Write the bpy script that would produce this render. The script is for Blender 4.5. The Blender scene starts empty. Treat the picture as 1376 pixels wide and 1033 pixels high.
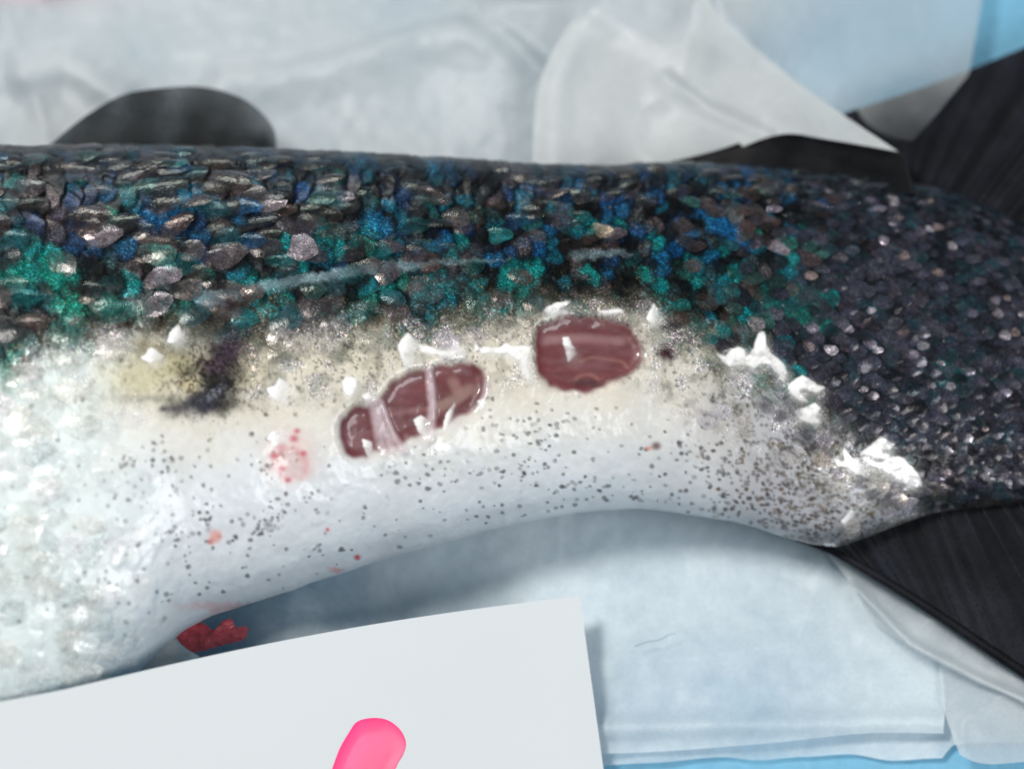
import bpy, math, random
import numpy as np
from mathutils import Vector, Matrix

random.seed(7)
rng = np.random.default_rng(11)
R = math.radians
scene = bpy.context.scene
col = scene.collection

# ------------------------------------------------------------------ camera
TILT = R(20.0)
DIST = 0.30
AIM = np.array([0.0, 0.0, 0.022])
IMG_W, IMG_H = 1376.0, 1033.0
FRAME = 0.100                                   # metres across the frame at the aim point
cam_pos = AIM + DIST * np.array([0.0, -math.sin(TILT), math.cos(TILT)])
cd = bpy.data.cameras.new('camera'); cam = bpy.data.objects.new('camera', cd); col.objects.link(cam)
cam.location = cam_pos; cam.rotation_euler = (TILT, 0, 0)
cd.sensor_width = 36.0; cd.lens = 36.0 * DIST / FRAME
cd.clip_start = 0.01; cd.clip_end = 20.0
cd.dof.use_dof = True; cd.dof.focus_distance = DIST; cd.dof.aperture_fstop = 11.5; cd.dof.aperture_blades = 9
scene.camera = cam

# ------------------------------------------------------------------ light
w = bpy.data.worlds.new('World'); scene.world = w; w.use_nodes = True
bg = w.node_tree.nodes['Background']; bg.inputs[0].default_value = (0.92, 0.96, 1.0, 1); bg.inputs[1].default_value = 0.155
def area_lamp(name, loc, target, sx, sy, power, colour):
    ld = bpy.data.lights.new(name, 'AREA'); ld.shape = 'RECTANGLE'; ld.size = sx; ld.size_y = sy
    ld.energy = power; ld.color = colour
    o = bpy.data.objects.new(name, ld); col.objects.link(o); o.location = loc
    d = Vector(target) - Vector(loc); o.rotation_euler = d.to_track_quat('-Z', 'Y').to_euler()
    return o
area_lamp('key_softbox', (-0.25, 0.11, 0.61), (0, 0, 0.02), 0.15, 0.11, 4.0, (1.0, 0.97, 0.93))
area_lamp('added_fill_lamp', (0.40, -0.24, 0.44), (0.0, -0.01, 0.01), 0.30, 0.24, 2.2, (0.97, 0.985, 1.0))  # added fill lamp, brightens the belly side and the gap by the card
area_lamp('back_softbox', (-0.12, 0.58, 0.20), (0, 0.01, 0.02), 0.24, 0.10, 0.95, (1.0, 0.97, 0.94))
scene.view_settings.view_transform = 'Standard'; scene.view_settings.look = 'None'
scene.view_settings.exposure = 0.0; scene.view_settings.gamma = 1.0
scene.view_settings.use_curve_mapping = False
scene.render.engine = 'CYCLES'
scene.cycles.transparent_max_bounces = 24
scene.cycles.max_bounces = 8

# ------------------------------------------------------------------ pixel <-> world helpers
ct, st = math.cos(TILT), math.sin(TILT)
RX = np.array([1.0, 0, 0]); UPV = np.array([0, ct, st]); FW = np.array([0, st, -ct])
K = FRAME / IMG_W / DIST
def ray(px, py):
    px = np.asarray(px, float); py = np.asarray(py, float)
    a = (px - IMG_W / 2) * K; b = -(py - IMG_H / 2) * K
    return a[..., None] * RX + b[..., None] * UPV + FW
def P(px, py, z):
    d = ray(px, py); t = (np.asarray(z, float) - cam_pos[2]) / d[..., 2]
    return cam_pos + d * t[..., None]
def project(p):
    q = p - cam_pos
    depth = q @ FW
    return (q @ RX) / depth / K + IMG_W / 2, -(q @ UPV) / depth / K + IMG_H / 2
def lerp_tab(x, tab):
    a = np.array(tab, float)
    return np.interp(x, a[:, 0], a[:, 1])
def smooth_tab(x, tab):                          # Catmull-like smoothing of a table
    a = np.array(tab, float)
    xs = np.linspace(a[0, 0], a[-1, 0], 900); ys = np.interp(xs, a[:, 0], a[:, 1])
    k = np.hanning(31); k /= k.sum()
    ys = np.convolve(np.pad(ys, 15, mode='reflect', reflect_type='odd'), k, mode='valid')
    return np.interp(x, xs, ys)
def sstep(a, b, x):
    t = np.clip((x - a) / (b - a), 0, 1); return t * t * (3 - 2 * t)
def lin(r, g, b):
    c = np.array([r, g, b], float) / 255.0
    return np.where(c <= 0.04045, c / 12.92, ((c + 0.055) / 1.055) ** 2.4)

# ------------------------------------------------------------------ object helpers
def link(o, parent=None):
    col.objects.link(o)
    if parent is not None: o.parent = parent
    return o
def mesh_from(name, verts, faces, mat=None, parent=None, smooth=True, attrs=None, origin=None):
    verts = np.asarray(verts, float)
    if origin is not None: verts = verts - np.asarray(origin)
    me = bpy.data.meshes.new(name)
    faces_np = np.asarray(faces) if not isinstance(faces, np.ndarray) and len({len(f) for f in faces}) == 1 else faces
    if isinstance(faces_np, np.ndarray) and faces_np.ndim == 2:
        n = faces_np.shape[1]; m = faces_np.shape[0]
        me.vertices.add(len(verts)); me.vertices.foreach_set('co', verts.astype(np.float32).ravel())
        me.loops.add(m * n); me.loops.foreach_set('vertex_index', faces_np.astype(np.int32).ravel())
        me.polygons.add(m); me.polygons.foreach_set('loop_start', np.arange(0, m * n, n, dtype=np.int32))
        me.update(calc_edges=True)
    else:
        me.from_pydata([tuple(v) for v in verts], [], [tuple(int(i) for i in f) for f in faces]); me.update()
    me.polygons.foreach_set('use_smooth', np.full(len(me.polygons), smooth, dtype=bool))
    for k, (typ, data) in (attrs or {}).items():
        at = me.attributes.new(k, typ, 'POINT')
        if typ == 'FLOAT_COLOR':
            d = np.ones((len(verts), 4), np.float32); d[:, :3] = data; at.data.foreach_set('color', d.ravel())
        else:
            at.data.foreach_set('value', np.asarray(data, np.float32).ravel())
    if mat: me.materials.append(mat)
    o = bpy.data.objects.new(name, me)
    if origin is not None: o.location = origin
    return link(o, parent)
def tag(o, label, cat=None, group=None, kind=None):
    if label: o['label'] = label
    if cat: o['category'] = cat
    if group: o['group'] = group
    if kind: o['kind'] = kind
    return o
def grid_faces(nu, nv, wrap=False):              # vertex index = u*nv+v
    u = np.arange(nu - 1)[:, None]; v = np.arange(nv if wrap else nv - 1)[None, :]
    v2 = (v + 1) % nv
    a = u * nv + v; b = (u + 1) * nv + v; c = (u + 1) * nv + v2; d = u * nv + v2
    return np.stack([a, b, c, d], -1).reshape(-1, 4)

# ------------------------------------------------------------------ node materials
def new_mat(name):
    m = bpy.data.materials.new(name); m.use_nodes = True
    nt = m.node_tree; return m, nt, nt.nodes['Principled BSDF'], nt.nodes['Material Output']
def N(nt, typ, **kw):
    n = nt.nodes.new(typ)
    for k, v in kw.items():
        if k.startswith('i_'): n.inputs[k[2:].replace('_', ' ')].default_value = v
        else: setattr(n, k, v)
    return n
def mathn(nt, op, a, b=None, clamp=False):
    n = nt.nodes.new('ShaderNodeMath'); n.operation = op; n.use_clamp = clamp
    for i, v in enumerate((a, b)):
        if v is None: continue
        if isinstance(v, (int, float)): n.inputs[i].default_value = v
        else: nt.links.new(v, n.inputs[i])
    return n.outputs[0]
def mixc(nt, fac, a, b, mode='MIX'):
    n = nt.nodes.new('ShaderNodeMix'); n.data_type = 'RGBA'; n.blend_type = mode
    for s, v in ((n.inputs[0], fac), (n.inputs[6], a), (n.inputs[7], b)):
        if isinstance(v, (int, float)): s.default_value = v
        elif isinstance(v, (tuple, list, np.ndarray)): s.default_value = (*v[:3], 1)
        else: nt.links.new(v, s)
    return n.outputs[2]
def ramp(nt, src, stops):
    n = nt.nodes.new('ShaderNodeValToRGB'); e = n.color_ramp.elements
    while len(e) < len(stops): e.new(0.5)
    for el, (p, v) in zip(e, stops):
        el.position = p; el.color = (v, v, v, 1) if isinstance(v, (int, float)) else (*v, 1)
    nt.links.new(src, n.inputs[0]); return n.outputs[0]
def coords(nt):
    return nt.nodes.new('ShaderNodeNewGeometry').outputs['Position']
def noise(nt, vec, scale, detail=3, rough=0.55):
    n = N(nt, 'ShaderNodeTexNoise', i_Scale=scale, i_Detail=detail, i_Roughness=rough); nt.links.new(vec, n.inputs['Vector']); return n
def voro(nt, vec, scale, feature='F1'):
    n = N(nt, 'ShaderNodeTexVoronoi', feature=feature, i_Scale=scale); nt.links.new(vec, n.inputs['Vector']); return n
def bump(nt, h, strength, dist, bsdf, extra=None):
    b = N(nt, 'ShaderNodeBump'); b.inputs['Strength'].default_value = strength; b.inputs['Distance'].default_value = dist
    nt.links.new(h, b.inputs['Height']); nt.links.new(b.outputs[0], bsdf.inputs['Normal'])
    try: nt.links.new(b.outputs[0], bsdf.inputs['Coat Normal'])
    except Exception: pass
    return b

def skin_material():
    m, nt, b, out = new_mat('wet_fish_skin')
    pos = coords(nt)
    ca = N(nt, 'ShaderNodeAttribute', attribute_name='pigment')
    ir = N(nt, 'ShaderNodeAttribute', attribute_name='sheen')
    v = voro(nt, pos, 7500.0)                      # 0.13 mm guanine crystals
    sep = N(nt, 'ShaderNodeSeparateColor'); nt.links.new(v.outputs['Color'], sep.inputs[0])
    spark = ramp(nt, sep.outputs[0], [(0.0, 0.35), (0.45, 0.8), (0.8, 1.15), (1.0, 3.2)])
    tint = mixc(nt, 0.35, (1, 1, 1), v.outputs['Color'])
    speck = mixc(nt, ir.outputs['Fac'], (1, 1, 1), spark, 'MIX')
    c1 = mixc(nt, 1.0, ca.outputs['Color'], speck, 'MULTIPLY')
    c2 = mixc(nt, ir.outputs['Fac'], c1, mixc(nt, 1.0, c1, tint, 'MULTIPLY'))
    nn = noise(nt, pos, 1500.0, 3)
    c3 = mixc(nt, 1.0, c2, ramp(nt, nn.outputs[0], [(0.3, 0.95), (0.7, 1.03)]), 'MULTIPLY')
    nt.links.new(c3, b.inputs['Base Color'])
    nt.links.new(mathn(nt, 'MULTIPLY', ir.outputs['Fac'], 0.45), b.inputs['Metallic'])
    r = noise(nt, pos, 500.0, 3)
    nt.links.new(ramp(nt, r.outputs[0], [(0.3, 0.28), (0.7, 0.5)]), b.inputs['Roughness'])
    nt.links.new(mathn(nt, 'SUBTRACT', 0.42, mathn(nt, 'MULTIPLY', ir.outputs['Fac'], 0.36), True), b.inputs['Coat Weight']); b.inputs['Coat Roughness'].default_value = 0.17; b.inputs['Specular IOR Level'].default_value = 0.2
    b.inputs['Subsurface Weight'].default_value = 0.0
    h1 = noise(nt, pos, 900.0, 4); h2 = noise(nt, pos, 3200.0, 2)
    bump(nt, mathn(nt, 'ADD', h1.outputs[0], mathn(nt, 'MULTIPLY', h2.outputs[0], 0.35)), 0.13, 0.00010, b)
    return m
def flesh_material():
    m, nt, b, out = new_mat('wet_flesh')
    pos = coords(nt)
    ca = N(nt, 'ShaderNodeAttribute', attribute_name='pigment')
    n = noise(nt, pos, 700.0, 4)
    c = mixc(nt, 1.0, ca.outputs['Color'], ramp(nt, n.outputs[0], [(0.3, 0.92), (0.7, 1.08)]), 'MULTIPLY')
    nt.links.new(c, b.inputs['Base Color'])
    b.inputs['Roughness'].default_value = 0.45; b.inputs['Coat Weight'].default_value = 0.45; b.inputs['Coat Roughness'].default_value = 0.12
    bump(nt, noise(nt, pos, 300.0, 2).outputs[0], 0.12, 0.0002, b)
    return m
def scale_material():
    m, nt, b, out = new_mat('fish_scale')
    pos = coords(nt)
    ca = N(nt, 'ShaderNodeAttribute', attribute_name='pigment')
    al = N(nt, 'ShaderNodeAttribute', attribute_name='cover')
    gl = N(nt, 'ShaderNodeAttribute', attribute_name='pearl')
    v = voro(nt, pos, 3300.0)                      # black pigment dots 0.1 mm
    dot = ramp(nt, v.outputs['Distance'], [(0.16, 0.12), (0.30, 1.0)])
    sepc = N(nt, 'ShaderNodeSeparateColor'); nt.links.new(v.outputs['Color'], sepc.inputs[0])
    keep = ramp(nt, sepc.outputs[1], [(0.45, 0.0), (0.5, 1.0)])
    dk_ = N(nt, 'ShaderNodeAttribute', attribute_name='freckle')
    dots = mixc(nt, mathn(nt, 'MULTIPLY', keep, dk_.outputs['Fac']), (1, 1, 1), dot)
    g = voro(nt, pos, 8500.0); gs = N(nt, 'ShaderNodeSeparateColor'); nt.links.new(g.outputs['Color'], gs.inputs[0])
    grain = ramp(nt, gs.outputs[0], [(0.0, 0.6), (0.6, 1.0), (0.92, 1.3), (1.0, 2.4)])
    c = mixc(nt, 1.0, mixc(nt, 1.0, ca.outputs['Color'], dots, 'MULTIPLY'), grain, 'MULTIPLY')
    nb = noise(nt, pos, 1300.0, 4)
    nl = noise(nt, pos, 520.0, 3)
    c = mixc(nt, 1.0, c, ramp(nt, nb.outputs[0], [(0.3, 0.7), (0.7, 1.25)]), 'MULTIPLY')
    c = mixc(nt, dk_.outputs['Fac'], c, mixc(nt, 1.0, c, ramp(nt, nl.outputs[0], [(0.32, 0.4), (0.68, 1.6)]), 'MULTIPLY'))
    nt.links.new(c, b.inputs['Base Color'])
    nt.links.new(mathn(nt, 'MULTIPLY', gl.outputs['Fac'], 0.6), b.inputs['Metallic'])
    nt.links.new(ramp(nt, noise(nt, pos, 1600.0, 2).outputs[0], [(0.35, 0.13), (0.7, 0.36)]), b.inputs['Roughness'])
    b.inputs['Coat Weight'].default_value = 0.3; b.inputs['Coat Roughness'].default_value = 0.15
    b.inputs['Thin Film Thickness'].default_value = 420.0; b.inputs['Thin Film IOR'].default_value = 1.45
    nt.links.new(mathn(nt, 'MULTIPLY', al.outputs['Fac'], ramp(nt, noise(nt, pos, 800.0, 3).outputs[0], [(0.32, 0.55), (0.6, 1.0)]), True), b.inputs['Alpha'])
    bump(nt, noise(nt, pos, 1500.0, 3).outputs[0], 0.5, 0.00012, b)
    return m
def glint_material():
    m, nt, b, out = new_mat('painted_glint')  # glossy white for the painted light reflections
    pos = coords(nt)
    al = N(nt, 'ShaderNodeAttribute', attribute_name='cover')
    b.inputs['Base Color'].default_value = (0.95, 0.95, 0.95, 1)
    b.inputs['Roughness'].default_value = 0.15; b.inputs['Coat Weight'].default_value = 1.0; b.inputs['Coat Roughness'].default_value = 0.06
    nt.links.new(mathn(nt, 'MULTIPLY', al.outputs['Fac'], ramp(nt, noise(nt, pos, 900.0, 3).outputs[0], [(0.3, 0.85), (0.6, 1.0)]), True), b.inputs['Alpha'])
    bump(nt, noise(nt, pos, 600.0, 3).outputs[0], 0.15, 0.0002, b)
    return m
def fin_material():
    m, nt, b, out = new_mat('dark_fin_membrane')
    pos = coords(nt)
    ca = N(nt, 'ShaderNodeAttribute', attribute_name='pigment')
    al = N(nt, 'ShaderNodeAttribute', attribute_name='cover')
    v = voro(nt, pos, 3600.0)
    d = ramp(nt, v.outputs['Distance'], [(0.15, 0.25), (0.4, 1.25)])
    c = mixc(nt, 1.0, ca.outputs['Color'], d, 'MULTIPLY')
    c = mixc(nt, 1.0, c, ramp(nt, noise(nt, pos, 260.0, 4).outputs[0], [(0.3, 0.6), (0.7, 1.5)]), 'MULTIPLY')
    nt.links.new(c, b.inputs['Base Color']); nt.links.new(al.outputs['Fac'], b.inputs['Alpha'])
    b.inputs['Roughness'].default_value = 0.5; b.inputs['Coat Weight'].default_value = 0.03; b.inputs['Coat Roughness'].default_value = 0.3
    b.inputs['Specular IOR Level'].default_value = 0.10
    bump(nt, noise(nt, pos, 700.0, 3).outputs[0], 0.3, 0.0001, b)
    return m
def tissue_material(name, base, alo, ahi, stain=False, ns=55.0):
    m, nt, b, out = new_mat(name)
    pos = coords(nt)
    n1 = noise(nt, pos, ns, 4, 0.5); n2 = noise(nt, pos, 420.0, 3, 0.6)
    s = mathn(nt, 'ADD', mathn(nt, 'MULTIPLY', n1.outputs[0], 0.85), mathn(nt, 'MULTIPLY', n2.outputs[0], 0.15))
    a = ramp(nt, s, [(0.36, alo), (0.64, ahi)])
    dr = N(nt, 'ShaderNodeAttribute', attribute_name='opaqueness'); a = mathn(nt, 'MULTIPLY', a, dr.outputs['Fac'], True)
    fib = noise(nt, pos, 2600.0, 4, 0.7)
    c = mixc(nt, 1.0, base, ramp(nt, fib.outputs[0], [(0.3, 0.93), (0.7, 1.04)]), 'MULTIPLY')
    if stain:
        st_ = N(nt, 'ShaderNodeAttribute', attribute_name='stain')
        c = mixc(nt, st_.outputs['Fac'], c, (0.80, 0.36, 0.42))
    nt.links.new(c, b.inputs['Base Color'])
    b.inputs['Roughness'].default_value = 0.42; b.inputs['Coat Weight'].default_value = 0.12; b.inputs['Coat Roughness'].default_value = 0.25
    hb = mathn(nt, 'ADD', noise(nt, pos, 1800.0, 4, 0.7).outputs[0], mathn(nt, 'MULTIPLY', noise(nt, pos, 300.0, 3).outputs[0], 1.2))
    bump(nt, hb, 0.22, 0.0004, b)
    tr = N(nt, 'ShaderNodeBsdfTranslucent'); nt.links.new(c, tr.inputs['Color'])
    mx = N(nt, 'ShaderNodeMixShader'); mx.inputs[0].default_value = 0.3
    nt.links.new(b.outputs[0], mx.inputs[1]); nt.links.new(tr.outputs[0], mx.inputs[2])
    tp = N(nt, 'ShaderNodeBsdfTransparent'); tp.inputs['Color'].default_value = (0.97, 0.985, 1.0, 1)
    mx2 = N(nt, 'ShaderNodeMixShader'); nt.links.new(a, mx2.inputs[0])
    nt.links.new(tp.outputs[0], mx2.inputs[1]); nt.links.new(mx.outputs[0], mx2.inputs[2])
    nt.links.new(mx2.outputs[0], out.inputs['Surface'])
    return m
def plain_material(name, base, rough, coat=0.0, ns=300.0, amt=0.05, bs=0.1, bd=0.0001, bsc=2000.0):
    m, nt, b, out = new_mat(name); pos = coords(nt)
    n = noise(nt, pos, ns, 4)
    nt.links.new(mixc(nt, 1.0, base, ramp(nt, n.outputs[0], [(0.3, 1 - amt), (0.7, 1 + amt)]), 'MULTIPLY'), b.inputs['Base Color'])
    b.inputs['Roughness'].default_value = rough; b.inputs['Coat Weight'].default_value = coat; b.inputs['Coat Roughness'].default_value = 0.1
    bump(nt, noise(nt, pos, bsc, 3).outputs[0], bs, bd, b)
    return m
M = dict(skin=skin_material(), flesh=flesh_material(), scale=scale_material(), glint=glint_material(), fin=fin_material(),
         tissue=tissue_material('tissue_paper', (0.62, 0.665, 0.68), 0.76, 0.95, True, 90.0),
         wet=tissue_material('soaked_tissue', (0.75, 0.85, 0.90), 0.2, 0.9, False, 34.0),
         wet_edge=tissue_material('soaked_tissue_fold', (0.68, 0.74, 0.76), 0.45, 0.8, False, 110.0),
         sheer=tissue_material('sheer_tissue', (0.66, 0.72, 0.75), 0.5, 0.72, False, 50.0),
         blue=plain_material('blue_pad', tuple(lin(106, 166, 196)), 0.6, 0.0, 900.0, 0.08, 0.3, 0.0003, 1200.0),
         card=plain_material('white_card', tuple(lin(200, 206, 209)), 0.55, 0.0, 60.0, 0.012, 0.05, 0.0001, 1500.0),
         pink=plain_material('pink_ink', tuple(lin(250, 52, 120)), 0.35, 0.15, 150.0, 0.22, 0.05, 0.0001, 800.0),
         blood=plain_material('blood', tuple(lin(226, 92, 104)), 0.35, 0.4, 1100.0, 0.4, 0.6, 0.0003, 1100.0),
         hair=plain_material('dark_fibre', tuple(lin(120, 146, 160)), 0.5))

# ------------------------------------------------------------------ noise canvas (photo pixel units)
CX0, CX1, CY0, CY1 = -120, 1500, 90, 1060
W, H = CX1 - CX0, CY1 - CY0
XX, YY = np.meshgrid(np.arange(CX0, CX1, dtype=float), np.arange(CY0, CY1, dtype=float))
def vnoise(cell, cy=None, seed=None):
    cy = cy or cell
    g = (rng if seed is None else np.random.default_rng(seed)).random((int(H / cy) + 3, int(W / cell) + 3))
    fx = (XX - CX0) / cell; fy = (YY - CY0) / cy
    ix = fx.astype(int); iy = fy.astype(int); tx = fx - ix; ty = fy - iy
    tx = tx * tx * (3 - 2 * tx); ty = ty * ty * (3 - 2 * ty)
    return (g[iy, ix] * (1 - tx) + g[iy, ix + 1] * tx) * (1 - ty) + (g[iy + 1, ix] * (1 - tx) + g[iy + 1, ix + 1] * tx) * ty
def fbm(cell, octs=4, cy=None, gain=0.55):
    t = 0; a = 1; s = 0
    for i in range(octs):
        t = t + a * vnoise(max(cell / 2 ** i, 1.3), max((cy or cell) / 2 ** i, 1.3)); s += a; a *= gain
    return t / s
def box_blur(a, r):
    if r < 1: return a
    for ax in (0, 1):
        for _ in range(2):
            p = np.pad(a, [(r + 1, r) if k == ax else (0, 0) for k in range(a.ndim)], mode='edge')
            c = np.cumsum(p, axis=ax)
            n = a.shape[ax]
            hi = np.take(c, np.arange(2 * r + 1, 2 * r + 1 + n), axis=ax); lo = np.take(c, np.arange(0, n), axis=ax)
            a = (hi - lo) / (2 * r + 1)
    return a
def poly_mask(pts, warp=None):
    x, y = (XX, YY) if warp is None else (XX + warp[0], YY + warp[1])
    ins = np.zeros(XX.shape, bool); n = len(pts)
    for i in range(n):
        x1, y1 = pts[i]; x2, y2 = pts[(i + 1) % n]
        if y1 == y2: continue
        c = ((y1 > y) != (y2 > y)) & (x < (x2 - x1) * (y - y1) / (y2 - y1) + x1)
        ins ^= c
    return ins.astype(float)
def smooth_poly(pts, n=6, closed=True):
    p = np.array(pts, float); m = len(p); out = []
    for i in range(m if closed else m - 1):
        p0, p1, p2, p3 = (p[(i - 1) % m], p[i], p[(i + 1) % m], p[(i + 2) % m]) if closed else (p[max(i - 1, 0)], p[i], p[i + 1], p[min(i + 2, m - 1)])
        for k in range(n):
            t = k / n
            out.append(0.5 * (2 * p1 + (p2 - p0) * t + (2 * p0 - 5 * p1 + 4 * p2 - p3) * t * t + (3 * p1 - p0 - 3 * p2 + p3) * t ** 3))
    if not closed: out.append(p[-1])
    return np.array(out)
pig = np.zeros((H, W, 3)); sheen = np.zeros((H, W)); disp = np.zeros((H, W))       # pigment, guanine sheen, relief in mm
def blend(mask, c):
    global pig
    m = np.clip(mask, 0, 1)[..., None]; pig = pig * (1 - m) + np.asarray(c) * m
def window(x, y, r):
    x0 = max(int(x - r - CX0), 0); x1 = min(int(x + r - CX0) + 2, W); y0 = max(int(y - r - CY0), 0); y1 = min(int(y + r - CY0) + 2, H)
    return (slice(y0, y1), slice(x0, x1)) if x1 > x0 and y1 > y0 else None
def ell(x, y, a, b, ang=0, soft=0.5, wob=None):
    """soft ellipse in a window: returns slices and mask"""
    s = window(x, y, max(a, b) * 1.6)
    if s is None: return None, None
    dx = XX[s] - x; dy = YY[s] - y
    if wob is not None: dx = dx + wob[0][s] ; dy = dy + wob[1][s]
    c, sn = math.cos(ang), math.sin(ang)
    d = np.sqrt(((dx * c + dy * sn) / a) ** 2 + ((-dx * sn + dy * c) / b) ** 2)
    return s, 1 - sstep(1 - soft, 1 + soft * 0.6, d)
def stamp(x, y, a, b, c, k=1.0, ang=0, soft=0.5, wob=None):
    s, m = ell(x, y, a, b, ang, soft, wob)
    if s is None: return
    m = (m * k)[..., None]; pig[s] = pig[s] * (1 - m) + np.asarray(c) * m
wob_a = ((fbm(14, 3) - .5) * 26, (fbm(14, 3) - .5) * 26)
wob_b = ((fbm(30, 4) - .5) * 60, (fbm(30, 4) - .5) * 60)
wob_s = ((fbm(7, 2) - .5) * 9, (fbm(7, 2) - .5) * 9)

# outlines of the fish in the photograph (pixels)
TOP = [(-2300, 520), (-2200, 400), (-2000, 260), (-1600, 90), (-1000, 40), (-500, 130), (-120, 188), (0, 200), (150, 196), (300, 200), (420, 205), (560, 212), (700, 222), (800, 226), (900, 220), (1000, 222), (1100, 230), (1200, 238), (1290, 262), (1376, 300), (1460, 350), (1560, 420)]
BOT = [(-2300, 620), (-2200, 760), (-2000, 940), (-1600, 1160), (-1000, 1210), (-500, 1140), (-120, 1060), (0, 1016), (120, 950), (180, 905), (215, 872), (245, 846), (285, 826), (340, 809), (440, 775), (500, 754), (560, 738), (640, 716), (700, 700), (780, 687), (850, 681), (920, 688), (1000, 703), (1060, 722), (1115, 738), (1180, 716), (1250, 686), (1376, 674), (1460, 640), (1560, 560)]
HALF = [(-2300, 3), (-2200, 9), (-1900, 19), (-1400, 25), (-800, 22), (-300, 17), (0, 15), (400, 13), (850, 10), (1110, 7.6), (1376, 5), (1560, 3.4)]
BND = [(-120, 500), (0, 480), (60, 452), (130, 440), (230, 436), (330, 440), (450, 425), (560, 432), (640, 424), (720, 410), (860, 412), (930, 440), (1000, 480), (1060, 520), (1110, 565), (1180, 620), (1240, 668), (1300, 690), (1500, 700)]

# ------------------------------------------------------------------ paint the pigment of the skin
bnd = np.interp(XX[0], *np.array(BND).T)[None, :]
dline = YY - bnd                                            # >0 towards the belly
n1, n2, n3 = fbm(120, 4), fbm(45, 4), fbm(16, 3)
dd = dline + (n2 - .5) * 70 + (n3 - .5) * 36
tl0 = sstep(950, 1150, XX); pale = sstep(-26 - 60 * tl0, 34 + 45 * tl0, dd)
tail = sstep(930, 1180, XX + (n1 - .5) * 160 + (YY - 400) * 0.25)
left = 1 - sstep(60, 260, XX + (n1 - .5) * 120)
# ground colour of the back
back = lin(12, 16, 20) + 0 * XX[..., None]
bl = sstep(215, 260, YY) * (1 - sstep(330, 400, YY))
back = back + (bl * (1 - tail) * np.clip(fbm(40, 4, 22) * 2.4 - .95, 0, 1))[..., None] * lin(18, 82, 118)
tl = sstep(300, 370, YY) * (1 - tail * .7)
back = back + (tl * np.clip(fbm(34, 4, 24) * 2.4 - .9, 0, 1))[..., None] * lin(10, 112, 116)
back = back * (1 - tail[..., None] * .5) + tail[..., None] * .5 * (lin(36, 41, 54))
# belly ground
cream = lin(208, 203, 189); white = lin(206, 212, 217); grey = lin(160, 162, 168); minty = lin(212, 223, 223)
bel = cream + sstep(80, 240, dline + (n2 - .5) * 70)[..., None] * (white - cream)
gr = sstep(820, 1060, XX + (n1 - .5) * 120)[..., None]
bel = bel * (1 - gr) + grey * gr
bel = bel * (1 - left[..., None]) + minty * left[..., None]
bel = bel * (0.90 + 0.2 * fbm(60, 4))[..., None]
yel = np.clip(fbm(50, 3) * 3 - 1.7, 0, 1) * (1 - sstep(30, 130, dline)) * sstep(-10, 20, dline)
bel = bel * (1 - .45 * yel[..., None]) + lin(178, 170, 120) * .45 * yel[..., None]
pig[:] = back * (1 - pale[..., None]) + bel * pale[..., None]
sheen[:] = (1 - pale) * .85 * (1 - .4 * tail)
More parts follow.
